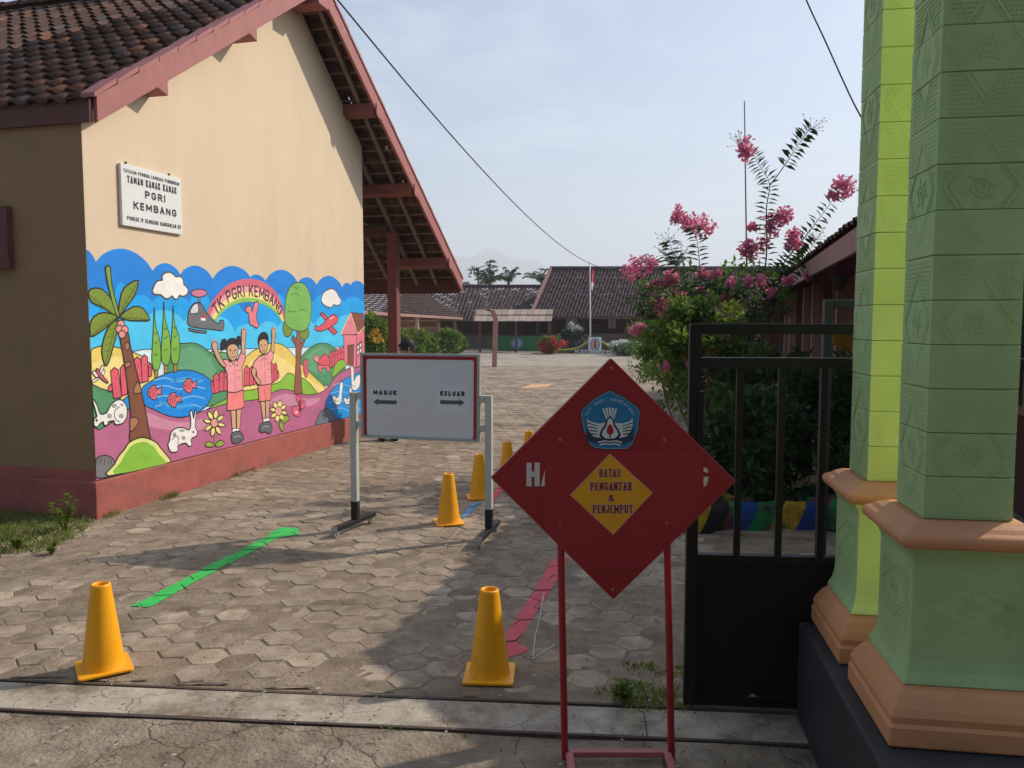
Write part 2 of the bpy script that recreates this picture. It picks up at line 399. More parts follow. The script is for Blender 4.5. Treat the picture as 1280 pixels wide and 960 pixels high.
# ---- hexagonal pavers
FL = 0.178                                                  # flat to flat
HA = R(97)
ea, eb = V((math.cos(HA), math.sin(HA), 0)), V((-math.sin(HA), math.cos(HA), 0))
def hexpts(cx, cy, r, jit=0.0, rng=random):
    out = []
    for k in range(6):
        a = HA + math.pi / 6 + k * math.pi / 3
        rr = r * (1 + rng.uniform(-jit, jit))
        out.append((cx + rr * math.cos(a), cy + rr * math.sin(a)))
    return out
def paver_mesh(rng):
    r = FL / math.sqrt(3) * 0.972; b = hexpts(0, 0, r, 0.035, rng); t = [(x * 0.925, y * 0.925) for x, y in b]
    vs = [V((x, y, -0.03)) for x, y in b] + [V((x, y, -0.007 + rng.uniform(-.003, .002))) for x, y in b] + [V((x, y, 0)) for x, y in t]
    fs = [(i, (i + 1) % 6, 6 + (i + 1) % 6, 6 + i) for i in range(6)] + [(6 + i, 6 + (i + 1) % 6, 12 + (i + 1) % 6, 12 + i) for i in range(6)] + [tuple(range(12, 18))]
    return vs, fs
prng = random.Random(3)
variants = [paver_mesh(prng) for _ in range(10)]
vmesh = []
for vs, fs in variants:
    me = bpy.data.meshes.new('paver'); me.from_pydata(vs, [], fs); me.materials.append(m_paver); vmesh.append(me)
hexes = []
dx, dy = FL, FL * math.sqrt(3) / 2
for j in range(-85, 85):
    for i in range(-6, 120):
        c = ea * ((i + 0.5 * (j % 2)) * dx) + eb * (j * dy) + V((0, 3.5, 0))
        if c.y > 22.6: continue
        rel = c - rA
        if rel.dot(RN) < 0.115: continue
        if abs(c.x) > 0.68 * c.y + 0.7: continue
        q = c - A0
        if q.dot(D) > -0.15 and q.dot(N) < 0.12 and q.dot(D) < WALL_L + 2: continue
        if q.dot(D) <= 0 and q.dot(N) < -0.05 + q.dot(D) * 0.1 and c.y > 4.7: continue
        if c.x > 1.45 + 0.27 * (c.y - 5.7) and c.y > 5.3: continue
        z = 0.012 + prng.uniform(-.004, .004)
        hexes.append((c.x, c.y, z))
hexes.sort(key=lambda h: h[0] ** 2 + h[1] ** 2)
paint_marks = []
def mark(pts, col): paint_marks.append(([(G(*p).x, G(*p).y) for p in pts], col))
GREEN, RED, BLUE, SAND = (0.04, 0.50, 0.09), (0.62, 0.085, 0.11), (0.13, 0.30, 0.56), (0.75, 0.42, 0.22)
field = MB()
for k, (x, y, z) in enumerate(hexes):
    vi = prng.randrange(10); a = prng.randrange(6) * math.pi / 3
    M = Matrix.Translation((x, y, z)) @ Matrix.Rotation(a, 4, 'Z') @ Matrix.Rotation(prng.uniform(-.012, .012), 4, 'X') @ Matrix.Rotation(prng.uniform(-.012, .012), 4, 'Y')
    if k < 299: instance('paver', vmesh[vi], M, courtyard)
    else:
        vs, fs = variants[vi]; field.add([M @ v for v in vs], fs)
field.build('paver_field', m_paver, courtyard, kind='stuff')

# painted marks: each clipped to the pavers it lies on
m_road = MAT('road_paint', (1, 1, 1), 0.7, 0.18, 14, 0.3, 90, attr=True, col2=(0.20, 0.15, 0.11), c2pos=(0.60, 0.74), c2scale=11)
def road_mark(name, polys, col, label, cat='floor marking', rad=FL / math.sqrt(3) * 0.965):
    mb = MB()
    for pts in polys:
        w = [(G(*p).x, G(*p).y) for p in pts]
        ar = sum(w[i - 1][0] * w[i][1] - w[i][0] * w[i - 1][1] for i in range(len(w)))
        if ar < 0: w.reverse()
        xs = [p[0] for p in w]; ys = [p[1] for p in w]
        for (x, y, z) in hexes:
            if x < min(xs) - .15 or x > max(xs) + .15 or y < min(ys) - .15 or y > max(ys) + .15: continue
            h = hexpts(x, y, rad)
            c = clip_convex(w, h)
            if len(c) >= 3: mb.poly([V((px, py, z + 0.0042)) for px, py in c], 0, col)
    if mb.v: return mb.build(name, m_road, label=label, cat=cat)
road_mark('painted_arrow', [[(163, 762), (186, 763), (240, 733), (216, 734)], [(216, 734), (240, 733), (300, 700), (284, 698)], [(284, 698), (300, 700), (350, 674), (334, 673)],
                            [(334, 673), (350, 674), (374, 670), (373, 662), (352, 661), (338, 668)]], GREEN, 'green arrow painted on the pavers with its head bent to the right')
road_mark('painted_arrow', [[(690, 702), (713, 697), (690, 738), (668, 740)], [(668, 740), (690, 738), (647, 808), (633, 795)], [(633, 795), (647, 808), (665, 815), (635, 826)]], RED,
          'red arrow painted on the shaded pavers pointing to the cone at the rail')
road_mark('painted_line', [[(609, 633), (615, 618), (632, 604), (634, 606), (620, 626), (617, 634)]], RED, 'short red painted line seen between the whiteboard post and red diamond')
road_mark('painted_line', [[(575.6, 648.8), (589, 632), (602, 630), (579, 651)]], BLUE, 'short blue painted stripe behind the middle yellow cone')
road_mark('painted_line', [[(648, 487), (664, 481), (691, 480), (686, 484)]], SAND, 'pale orange stripe painted across the far pavers of the yard')
m_chalk = MAT('chalk', (0.52, 0.50, 0.47), 0.9, 0.3, 30, 0.1)
def chalk(pl, label):
    mb = MB()
    for a, b in zip(pl, pl[1:]):
        p, q = G(*a), G(*b); n = 7
        for i in range(n):
            u, w = p.lerp(q, i / n), p.lerp(q, (i + 0.93) / n); d = (w - u).normalized(); s = V((-d.y, d.x, 0)) * random.uniform(.0016, .0034)
            j = V((0, 0, 0.0215)); mb.poly([u - s + j, w - s + j, w + s + j, u + s + j])
    mb.build('chalk_outline', m_chalk, label=label, cat='chalk mark')
chalk([(680, 745), (675, 775), (669, 800), (666, 829), (693, 811)], 'thin white chalk outline of an arrow beside the red arrow')
chalk([(575, 664), (556, 686)], 'short white chalk stroke in front of the middle yellow cone')

# ---- gate sill between the rails, and the drive in front
m_sill = MAT('sill_concrete', (0.42, 0.36, 0.28), 0.88, 0.28, 9, 0.8, 60, col2=(0.17, 0.125, 0.085), c2pos=(0.45, 0.63), c2scale=2.4, bdist=0.006)
m_drive = MAT('drive_concrete', (0.31, 0.25, 0.185), 0.92, 0.34, 9, 0.9, 55, col2=(0.17, 0.122, 0.08), c2pos=(0.40, 0.64), c2scale=2.6, bdist=0.014)
def cracks(m, scale, depth, dark, width=0.012):
    n, l = m.node_tree.nodes, m.node_tree.links; b = n['Principled BSDF']
    geo = n.new('ShaderNodeNewGeometry'); ns = n.new('ShaderNodeTexNoise'); ns.inputs['Scale'].default_value = 5; ns.inputs['Detail'].default_value = 4
    l.new(geo.outputs['Position'], ns.inputs['Vector'])
    ad = n.new('ShaderNodeVectorMath'); ad.operation = 'MULTIPLY_ADD'; ad.inputs[1].default_value = (0.22, 0.22, 0.0)
    l.new(ns.outputs['Color'], ad.inputs[0]); l.new(geo.outputs['Position'], ad.inputs[2])
    vo = n.new('ShaderNodeTexVoronoi'); vo.feature = 'DISTANCE_TO_EDGE'; vo.inputs['Scale'].default_value = scale; l.new(ad.outputs[0], vo.inputs['Vector'])
    mr = n.new('ShaderNodeMapRange'); mr.inputs['From Max'].default_value = width * scale; mr.inputs['To Min'].default_value = dark; mr.inputs['To Max'].default_value = 1
    l.new(vo.outputs['Distance'], mr.inputs['Value'])
    src = b.inputs['Base Color'].links[0].from_socket
    vm = n.new('ShaderNodeVectorMath'); vm.operation = 'SCALE'; l.new(src, vm.inputs[0]); l.new(mr.outputs[0], vm.inputs['Scale']); l.new(vm.outputs[0], b.inputs['Base Color'])
    bp = [x for x in n if x.type == 'BUMP'][0]
    b2 = n.new('ShaderNodeBump'); b2.inputs['Distance'].default_value = depth; b2.inputs['Strength'].default_value = 0.8
    l.new(mr.outputs[0], b2.inputs['Height']); l.new(bp.outputs['Normal'], b2.inputs['Normal']); l.new(b2.outputs['Normal'], b.inputs['Normal'])
cracks(m_sill, 2.6, 0.006, 0.62, 0.004); cracks(m_drive, 1.9, 0.010, 0.55, 0.005)
mb = MB(); x = -5.0; rs = random.Random(5)
while x < 3.2:                                              # cast sill slabs between the rails
    w = rs.uniform(1.7, 3.2); e = 0.002; h = 0.007 + rs.uniform(-.002, .002)
    p = [RL(x + e, OFF2 + 0.014), RL(x + w - e, OFF2 + 0.014), RL(x + w - e, -0.013), RL(x + e, -0.013)]
    mb.prism([V((q.x, q.y, h)) for q in p], V((0, 0, -0.06))); x += w
mb.build('gate_sill', m_sill, kind='structure')
def sheet(nu, nv, fn):
    vs = [fn(i / nu, j / nv) for j in range(nv + 1) for i in range(nu + 1)]
    fs = [(j * (nu + 1) + i, j * (nu + 1) + i + 1, (j + 1) * (nu + 1) + i + 1, (j + 1) * (nu + 1) + i) for j in range(nv) for i in range(nu)]
    return vs, fs
def drv(u, v):
    p = RL(-7 + 14 * u, OFF2 - 0.013 - v * 9)
    return V((p.x, p.y, 0.004 + 0.007 * math.sin(p.x * 5.1 + 1) * math.sin(p.y * 6.3) - 0.012 * min(v * 4, 1)))
mb = MB(); mb.add(*sheet(90, 60, drv)); mb.build('driveway', m_drive, kind='structure', smooth=True)
m_rail = MAT('rusty_rail', (0.085, 0.055, 0.042), 0.75, 0.3, 14, 0.4, 80)
for off, lab in ((0.0, 'dark rusty gate rail along the edge of the pavers'), (OFF2, 'dark rusty gate rail nearer the drive, parallel to the paver edge')):
    mb = MB()
    for i in range(40):                                     # slightly wavy flat iron bedded between the slabs
        u, w = -5 + .2 * i, -5 + .2 * (i + 1); f = lambda x: off + .003 * math.sin(x * 3.1 + off * 9); g = lambda x: .013 + .003 * math.sin(x * 2.3 + 1)
        a, b, h = RL(u, f(u)), RL(w, f(w)), .008
        vs = [a - RN * h + UP * g(u), b - RN * h + UP * g(w), b + RN * h + UP * g(w), a + RN * h + UP * g(u)]
        mb.add(vs + [v - UP * .05 for v in vs], [(0, 1, 2, 3), (0, 4, 5, 1), (3, 2, 6, 7)])
    mb.build('gate_rail', m_rail, label=lab, cat='gate rail')

# ------------------------------------------------------------------ the kindergarten building on the left
bld = thing('kindergarten_building', W(0, 0), 'cream kindergarten building with a mural on its gable wall and a tiled roof', 'building')
def ovh(t): return 0.12 + 0.068 * (t + 0.4)                 # the verge overhangs more to the right
def barge_at(px, py):                                       # a point on the slightly skewed verge plane
    o = 0.3
    for _ in range(12):
        s, z = wallpx(px, py, o); o = ovh(s)
    return s, z
Ltip = barge_at(122, 153); Ltop = barge_at(370, 0); Lbot = barge_at(383, 0); Rtop = barge_at(416, 0); Rtip = barge_at(578, 349)
sl_l = (Lbot[1] - Ltip[1]) / (Lbot[0] - Ltip[0]); sl_r = (Rtop[1] - Rtip[1]) / (Rtop[0] - Rtip[0])
# lower edge lines of the verge boards: left zl = Ltip + sl_l*(s-Ltip) ; right top line through Rtop, Rtip
BH = 0.20                                                   # vertical height of the verge board
apex_s = (Rtip[1] - BH - sl_r * Rtip[0] - Ltip[1] + sl_l * Ltip[0]) / (sl_l - sl_r)
def under(s):                                               # underside line of the verge board
    return Ltip[1] + sl_l * (s - Ltip[0]) if s < apex_s else Rtip[1] - BH + sl_r * (s - Rtip[0])
apex_z = under(apex_s)
DEPTH = 8.0
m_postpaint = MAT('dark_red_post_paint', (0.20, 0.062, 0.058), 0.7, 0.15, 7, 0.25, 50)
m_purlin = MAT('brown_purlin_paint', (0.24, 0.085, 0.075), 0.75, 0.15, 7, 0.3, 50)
# gable wall
mb = MB()
top = [W(.002, 0.30), W(WALL_L, 0.30), W(WALL_L, under(WALL_L) + 0.06), W(apex_s, apex_z + 0.06), W(.002, under(0) + 0.06)]
mb.prism(top, N * -0.15)
gable = mb.build('gable_wall', m_cream, bld)
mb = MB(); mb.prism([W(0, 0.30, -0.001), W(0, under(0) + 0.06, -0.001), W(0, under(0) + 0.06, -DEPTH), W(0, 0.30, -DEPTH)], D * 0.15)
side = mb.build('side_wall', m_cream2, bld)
mb = MB(); mb.prism([W(WALL_L - 0.002, 0.30, -0.152), W(WALL_L - 0.002, under(WALL_L) + 0.06, -0.152), W(WALL_L - 0.002, under(WALL_L) + 0.06, -DEPTH), W(WALL_L - 0.002, 0.30, -DEPTH)], D * -0.15)
mb.build('side_wall', m_cream, bld)
mb = MB(); mb.prism([W(0, 0.30, -DEPTH), W(WALL_L, 0.30, -DEPTH), W(WALL_L, under(WALL_L), -DEPTH), W(apex_s, apex_z, -DEPTH), W(0, under(0), -DEPTH)], N * -0.15)
mb.build('back_wall', m_cream, bld)
mb = MB()                                                   # red plinth, a ring 4 cm proud
def plinth(z0, z1, pr):
    a, b, c, d = W(-pr, z0, pr), W(WALL_L + pr, z0, pr), W(WALL_L + pr, z0, -DEPTH), W(-pr, z0, -DEPTH)
    mb.prism([a, b, c, d], UP * (z1 - z0))
plinth(-0.05, 0.303, 0.035)
mb.build('plinth', m_redplinth, bld, bevel=0.008)
mb = MB(); mb.prism([W(-0.006, 0.303, 0.0), W(-0.006, 0.39, 0.0), W(-0.006, 0.39, -DEPTH), W(-0.006, 0.303, -DEPTH)], D * 0.004)
mb.build('skirting_band', m_redplinth, side)
# dark window on the shaded side wall
wo = 0.69
mb = MB()
for a, b in (((-wo, 2.00), (-wo - 1.1, 2.06)), ((-wo, 2.38), (-wo - 1.1, 2.46))): mb.obox(W(-0.02, (a[1] + b[1]) / 2, (a[0] + b[0]) / 2), (0.55, 0.03, 0.05), (N, D, UP))
for o in (-wo - .04, -wo - .55, -wo - 1.08): mb.obox(W(-0.022, 2.22, o), (0.04, 0.032, 0.16), (N, D, UP))
win = mb.build('window', m_darkwood, bld)
mb = MB(); mb.obox(W(-0.004, 2.22, -wo - .55), (0.5, 0.004, 0.155), (N, D, UP)); mb.build('pane', MAT('dark_glass', (0.02, 0.022, 0.025), 0.15, 0.1, 4, 0), win)

# verge boards (two planks, flared outwards to the right), trim strip on top
def verge(s0, s1, name='verge_board'):
    a, b = (W(s, under(s), ovh(s)) for s in (s0, s1)); h = UP * BH
    mb = MB(); mb.prism([a, b, b + h, a + h], N * -0.035); return mb.build(name, m_redwood, bld, bevel=0.004)
verge(Ltip[0], apex_s - 0.001); verge(apex_s + 0.001, Rtip[0])
for s0, s1 in ((Ltip[0] - .03, apex_s - .002), (apex_s + .002, Rtip[0] + .03)):
    n = 14; mb = MB(); rr = random.Random(2)
    for i in range(n):
        u, w = s0 + (s1 - s0) * i / n, s0 + (s1 - s0) * (i + .96) / n; k = rr.uniform(0.0, 0.012)
        a, b = W(u, under(u) + BH + .003, ovh(u) + .012), W(w, under(w) + BH + .003 + k, ovh(w) + .012)
        mb.prism([a, b, b + UP * .04, a + UP * .035], N * -0.13)
    mb.build('verge_trim', m_redwood, bld)

# roof planes: tile rows
def slope_frame(s_low, left):
    sl = sl_l if left else sl_r
    ang = math.atan(sl); su = (D * math.cos(ang) + UP * math.sin(ang)) if left else (D * -math.cos(ang) + UP * math.sin(-ang))
    nn = su.cross(N * -1 if left else N).normalized()
    if nn.z < 0: nn = -nn
    return su.normalized(), nn
TW, TE, TL = 0.185, 0.205, 0.25
def tile_mesh(rng):
    vs = []; n = 8; prof = [0.0, 0.020, 0.034, 0.030, 0.012, -0.004, -0.010, -0.008, 0.0]
    jl = rng.uniform(-.006, .006)
    for y, lift in ((0, 0.030), (TL, 0.0)):
        for i in range(n + 1): vs.append(V(((i / n - .5) * TW * 1.03, y + (jl if y == 0 else 0), prof[i] + lift)))
    for i in range(n + 1): vs.append(V(((i / n - .5) * TW * 1.03, 0.004 + jl, prof[i] + 0.030 - 0.016)))
    fs = [(i, i + 1, n + 2 + i, n + 1 + i) for i in range(n)] + [(2 * n + 2 + i, 2 * n + 3 + i, i + 1, i) for i in range(n)]
    return vs, fs
trng = random.Random(11)
tvars = [tile_mesh(trng) for _ in range(5)]
tmeshes = {}
for mi, m in enumerate((m_tile, m_tile_lichen, m_tile_orange)):
    for vi, (vs, fs) in enumerate(tvars):
        me = bpy.data.meshes.new('roof_tile'); me.from_pydata(vs, [], fs); me.materials.append(m)
        me.polygons.foreach_set('use_smooth', [i < 8 for i in range(len(fs))]); tmeshes[mi, vi] = me
ROOF_Z = BH + 0.0                                           # tiles lie on top of the verge boards' height
def roof_slope(left, ncol, nrow, nparts, o_start):
    su, nn = slope_frame(0, left)
    s_low = Ltip[0] - 0.06 if left else Rtip[0] + 0.06
    base = W(s_low, (Ltip[1] if left else Rtip[1] - BH) + (-.06 * (sl_l if left else -sl_r)) + ROOF_Z - 0.02, 0)
    across = -N
    items = []
    for r in range(nrow):
        for c in range(ncol):
            s_here = s_low + (1 if left else -1) * r * TE * math.cos(math.atan(abs(sl_l if left else sl_r)))
            o = ovh(s_here) - 0.03 - (c + .5) * TW
            p = base + su * (r * TE) + N * o + nn * trng.uniform(-.004, .004)
            xax = -across if (su.cross(nn)).dot(-across) > 0 else across
            xax = su.cross(nn)
            M = Matrix((( xax.x, su.x, nn.x, p.x), (xax.y, su.y, nn.y, p.y), (xax.z, su.z, nn.z, p.z), (0, 0, 0, 1)))
            M = M @ Matrix.Rotation(trng.uniform(-.02, .02), 4, 'Z') @ Matrix.Rotation(trng.uniform(-.03, .03), 4, 'X')
            k = trng.random(); edge = 0.30 if (left and r < 3) else 0.03
            mi = 1 if k < 0.06 else (2 if k < 0.06 + edge else 0)
            items.append((c if not left else (p - CAMP).length, M, mi, trng.randrange(5)))
    return items
nrow_l = int((apex_s - Ltip[0]) / math.cos(math.atan(sl_l)) / TE) + 1
nrow_r = int((Rtip[0] - apex_s) / math.cos(math.atan(sl_r)) / TE) + 1
L_items = sorted(roof_slope(True, 44, nrow_l, 0, 0), key=lambda t: t[0])
R_items = sorted(roof_slope(False, 44, nrow_r, 0, 0), key=lambda t: t[0])
roof = MB(); mats3 = [m_tile, m_tile_lichen, m_tile_orange]
for items, npart in ((L_items, 215), (R_items, 84)):
    for k, (key, M, mi, vi) in enumerate(items):
        if k < npart: instance('roof_tile', tmeshes[mi, vi], M, bld)
        else:
            vs, fs = tvars[vi]; roof.add([M @ v for v in vs], fs, mi)
roof.build('roof_tiling', mats3, bld, kind='stuff')
# ridge tiles
ridge_me = bpy.data.meshes.new('ridge_tile'); vs = []; n = 6
for y in (0, 0.30):
    for i in range(n + 1):
        a = math.pi * i / n; r = 0.11 - 0.02 * (y > 0); vs.append(V((r * math.cos(a), y, r * math.sin(a) * .8)))
ridge_me.from_pydata(vs, [], [(i, i + 1, n + 2 + i, n + 1 + i) for i in range(n)]); ridge_me.materials.append(m_tile)
for k in range(30):
    p = W(apex_s, apex_z + ROOF_Z + 0.02, ovh(apex_s) - k * 0.27)
    M = Matrix(((-D.x, -N.x, 0, p.x), (-D.y, -N.y, 0, p.y), (0, 0, 1, p.z), (0, 0, 0, 1)))
    instance('ridge_tile', ridge_me, M, bld)
# rafters, battens and purlins under the verge, eave boards
def under_pt(s, o, dz): return W(s, under(s) + BH - 0.05 + dz, o)
for s0, s1, offs in ((apex_s + .05, Rtip[0] - .03, (-0.12, 0.22)), (WALL_L + .05, Rtip[0] - .03, (-0.6, -1.1)), (Ltip[0] + .03, apex_s - .05, (-.25,))):
    for o in offs:
        mb = MB(); mb.beam(under_pt(s0, o, -.045), under_pt(s1, o, -.045), 0.05, 0.06); mb.build('rafter', m_batten, bld)
s = apex_s + 0.15; dsl = TE * math.cos(math.atan(sl_r))
while s < Rtip[0] - .05:
    mb = MB(); mb.beam(under_pt(s, -1.6 if s > WALL_L else -.1, 0), under_pt(s, ovh(s) - .045, 0), 0.03, 0.022); mb.build('batten', m_batten, bld); s += dsl
for px, py in ((472, 150), (519, 250), (562, 336)):
    s, z = barge_at(px, py); zz = under(s) + 0.0
    mb = MB(); o1 = ovh(s) - 0.036
    e = [W(s - .06, zz - .02, -.3), W(s + .06, zz - .06, -.3), W(s + .06, zz + .08, -.3), W(s - .06, zz + .11, -.3)]
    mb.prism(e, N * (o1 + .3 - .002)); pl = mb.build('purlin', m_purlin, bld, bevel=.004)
    mb = MB(); mb.prism([W(s - .045, zz - .035, o1 + .036), W(s + .045, zz - .085, o1 + .036), W(s + .045, zz + .1, o1 + .036), W(s - .045, zz + .1, o1 + .036)], N * .012); mb.build('end_block', m_redwood, pl, bevel=.003)
for px, py in ((205, 108), (318, 46)):
    s, z = barge_at(px, py); zz = under(s); mb = MB(); o1 = ovh(s) - .036
    mb.prism([W(s - .10, zz - .045, 0), W(s + .06, zz - .085, 0), W(s + .06, zz + .08, 0), W(s - .10, zz, 0)], N * (o1 + .03)); mb.build('purlin', m_redwood, bld, bevel=.004)
mb = MB(); mb.prism([W(apex_s - .1, apex_z - .16, .0), W(apex_s + .12, apex_z - .16, 0), W(apex_s + .12, apex_z + .05, 0), W(apex_s - .1, apex_z + .05, 0)], N * (ovh(apex_s) + .03)); mb.build('ridge_beam', m_redwood, bld, bevel=.004)
mb = MB(); s = Ltip[0]                                      # eave board on the left slope
mb.prism([W(s - .01, under(s) - .0, ovh(s) - .036), W(s - .01, under(s) + BH - .03, ovh(s) - .036), W(s - .01, under(s) + BH - .03, -DEPTH), W(s - .01, under(s), -DEPTH)], D * -0.03)
mb.build('eave_board', m_darkwood, bld)
mb = MB(); mb.prism([W(s + .0, under(s) + .004, .0), W(.0, under(s) + .004, .0), W(.0, under(s) + .004, -DEPTH), W(s + .0, under(s) + .004, -DEPTH)], UP * 0.015); mb.build('soffit', m_darkwood, bld)
mb = MB(); s = Rtip[0]
mb.prism([W(s - .005, under(s) - .03, ovh(s) - .036), W(s - .005, under(s) + BH - .002, ovh(s) - .036), W(s - .005, under(s) + BH - .002, -DEPTH), W(s - .005, under(s) - .03, -DEPTH)], D * -0.03)
mb.build('eave_board', m_darkwood, bld)
# veranda posts and beam
ps, _ = wallpx(498, 400)
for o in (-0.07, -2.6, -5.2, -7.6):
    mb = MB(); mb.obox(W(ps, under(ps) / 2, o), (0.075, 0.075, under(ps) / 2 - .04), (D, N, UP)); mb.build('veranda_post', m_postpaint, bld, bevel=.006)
mb = MB(); mb.beam(W(ps, under(ps) - .02, -.16), W(ps, under(ps) - .02, -DEPTH), .1, .14); mb.build('veranda_beam', m_darkwood, bld)
mb = MB(); mb.prism([W(WALL_L + .05, -.02, .02), W(ps + .25, -.02, .02), W(ps + .25, -.02, -DEPTH), W(WALL_L + .05, -.02, -DEPTH)], UP * .09); mb.build('veranda_floor', m_sill, bld)
# ------------------------------------------------------------------ the mural, painted on the gable wall
def mz(x, y):                                               # survey reading -> (along wall, height)
    return wallpx(80 + x / 3.0, 290 + y / 3.0)
MW0, MW1, MZ0 = 0.004, WALL_L - 0.004, 0.306
class Mural:
    def __init__(s, layer): s.mb = MB(); s.o = 0.0015 + layer * 0.0004; s.k = 0
    def step(s): s.k += 1; return s.o + s.k * 0.000015
    def clampw(s, p): return (min(max(p[0], MW0), MW1), max(p[1], MZ0))
    def shape(s, pts, col, line=0.0095, sm=3, closed=True, lcol=(40, 34, 34), raw=False):
        w = [s.clampw(p if raw else mz(*p)) for p in pts]
        if sm: w = [s.clampw(p) for p in smooth_poly(w, sm, closed)]
        if closed and col is not None:
            o = s.step(); s.mb.poly([W(a, z, o) for a, z in w], 0, lin(col))
        if line:
            o = s.step(); n = len(w); rng = range(n if closed else n - 1)
            for i in rng:
                a, b = V((*w[i], 0)), V((*w[(i + 1) % n], 0)); d = b - a
                if d.length < 1e-5: continue
                d.normalize(); q = V((-d.y, d.x, 0)) * line * 0.5; e = d * line * 0.25
                pp = [a - q - e, b - q + e, b + q + e, a + q - e]
                s.mb.poly([W(v.x, v.y, o) for v in pp], 0, lin(lcol))
        return s
    def ell(s, cx, cy, rx, ry, col, line=0.009, rot=0, n=18, lcol=(40, 34, 34)):
        pts = []
        for i in range(n):
            a = 2 * math.pi * i / n; x, y = rx * math.cos(a), ry * math.sin(a)
            pts.append((cx + x * math.cos(rot) - y * math.sin(rot), cy + x * math.sin(rot) + y * math.cos(rot)))
        return s.shape(pts, col, line, 0, True, lcol)
    def line(s, pts, w=0.009, col=(40, 34, 34), sm=3): return s.shape(pts, None, w, sm, False, col)
    def done(s, name): return s.mb.build(name, m_paint, gable)
def scallop(vals, peaks, n=10):
    out = []
    for (a, b), p in zip(zip(vals, vals[1:]), peaks):
        for i in range(n):
            t = i / n; x = a[0] + (b[0] - a[0]) * t; y = a[1] + (b[1] - a[1]) * t
            h = math.sin(math.pi * t) ** 0.72; top = (a[1] + b[1]) / 2 - p
            out.append((x, y - h * top))
    out.append(vals[-1]); return out
q = lambda x, y: ((x - 80) * 3, (y - 290) * 3)
M0 = Mural(0)
v1 = [q(96, 316), q(119.7, 327.3), q(190.8, 338.3), q(225.2, 343), q(265.8, 348.4), q(312.8, 346.4), q(331.6, 351), q(372.2, 353.4), q(395.6, 355.8), q(427.7, 359), q(437.8, 356.6), q(457, 360)]
p1 = [(311.7 - 290) * 3, (311 - 290) * 3, (329 - 290) * 3, (332 - 290) * 3, (332.3 - 290) * 3, (343.3 - 290) * 3, (337 - 290) * 3, (346.4 - 290) * 3, (344.8 - 290) * 3, (353.4 - 290) * 3, (351 - 290) * 3]
M0.shape(scallop(v1, p1) + [(1140, 720), (60, 950)], (8, 130, 222), 0, 0)
v2 = [(50, 255), (190, 232), (245, 262), (330, 262), (470, 265), (560, 305), (670, 300), (760, 275), (850, 300), (935, 262), (1050, 262), (1140, 290)]
M0.shape(scallop(v2, [215, 190, 235, 228, 215, 250, 268, 232, 262, 225, 245]) + [(1140, 720), (60, 950)], (14, 164, 240), 0, 0)
v3 = [(50, 330), (110, 350), (215, 345), (300, 330), (450, 335), (545, 352), (640, 375), (720, 370), (800, 355), (940, 345), (1010, 335), (1140, 352)]
M0.shape(scallop(v3, [300, 315, 305, 292, 300, 318, 345, 335, 320, 310, 312]) + [(1140, 720), (60, 950)], (74, 200, 246), 0, 0)
M0.shape([(50, 470), (260, 448), (300, 440), (600, 440), (900, 432), (1140, 430), (1140, 720), (60, 950)], (214, 236, 246), 0.008, 0)
M0.done('painted_sky')
M1 = Mural(1)
Y1, Y2, GR, GR2, PK, LG = (232, 205, 104), (243, 220, 140), (84, 148, 104), (104, 168, 120), (184, 104, 142), (140, 190, 66)
M1.shape([(545, 458), (580, 450), (625, 462), (690, 520), (560, 560)], GR2)
M1.shape([(400, 440), (450, 418), (500, 420), (545, 450), (590, 500), (610, 560), (600, 640), (400, 640)], GR)
M1.shape([(415, 470), (470, 432), (520, 445), (560, 500), (580, 590), (420, 590)], (104, 166, 124), 0)
M1.shape([(60, 480), (110, 436), (170, 428), (240, 445), (310, 480), (345, 560), (330, 660), (60, 680)], Y1)
M1.shape([(66, 520), (130, 480), (220, 470), (300, 520), (320, 640), (66, 660)], Y2, 0)
M1.shape([(885, 480), (915, 440), (955, 418), (1000, 424), (1045, 470), (1055, 560), (1000, 580), (895, 540)], GR)
M1.shape([(900, 480), (955, 432), (1000, 445), (1030, 500), (990, 530), (920, 520)], (104, 166, 124), 0)
M1.shape([(672, 490), (720, 440), (780, 416), (830, 430), (880, 485), (935, 540), (972, 575), (982, 592), (975, 650), (660, 650)], Y1)
M1.shape([(690, 500), (740, 462), (800, 462), (860, 505), (930, 560), (975, 590), (930, 620), (690, 620)], Y2, 0)
M1.shape([(60, 580), (90, 572), (140, 588), (190, 606), (230, 660), (230, 760), (60, 760)], GR)
M1.shape([(505, 690), (560, 650), (600, 630), (660, 600), (720, 588), (800, 566), (822, 548), (838, 530), (858, 534), (872, 548), (900, 550), (935, 585), (950, 620), (850, 640), (700, 660), (560, 690)], LG)
M1.done('painted_hills')
M2 = Mural(2)
M2.shape([(60, 740), (130, 742), (215, 690), (250, 655), (330, 655), (400, 690), (450, 695), (530, 668), (620, 642), (740, 625), (790, 598), (830, 590), (870, 600), (905, 610), (950, 606), (985, 586), (1020, 540), (1060, 514), (1100, 503), (1140, 500), (1140, 720), (600, 880), (60, 960)], PK)
M2.shape([(300, 675), (390, 706), (470, 712), (560, 690), (600, 700), (500, 745), (380, 740), (300, 720)], (206, 140, 168), 0)
M2.shape([(760, 640), (830, 606), (900, 625), (960, 622), (930, 650), (830, 650)], (206, 140, 168), 0)
M2.shape([(980, 650), (1000, 600), (1040, 560), (1090, 534), (1140, 528), (1140, 700), (1060, 700), (1010, 698)], (14, 150, 232))
for y in (575, 605, 640, 668): M2.line([(1005 + (y - 575) * -.2, y), (1040, y - 8), (1075, y + 4), (1125, y - 10)], .008, (150, 205, 235))
M2.shape([(208, 645), (235, 618), (255, 625), (255, 665), (225, 660)], (14, 150, 232))
M2.done('painted_meadow')
M3 = Mural(3)
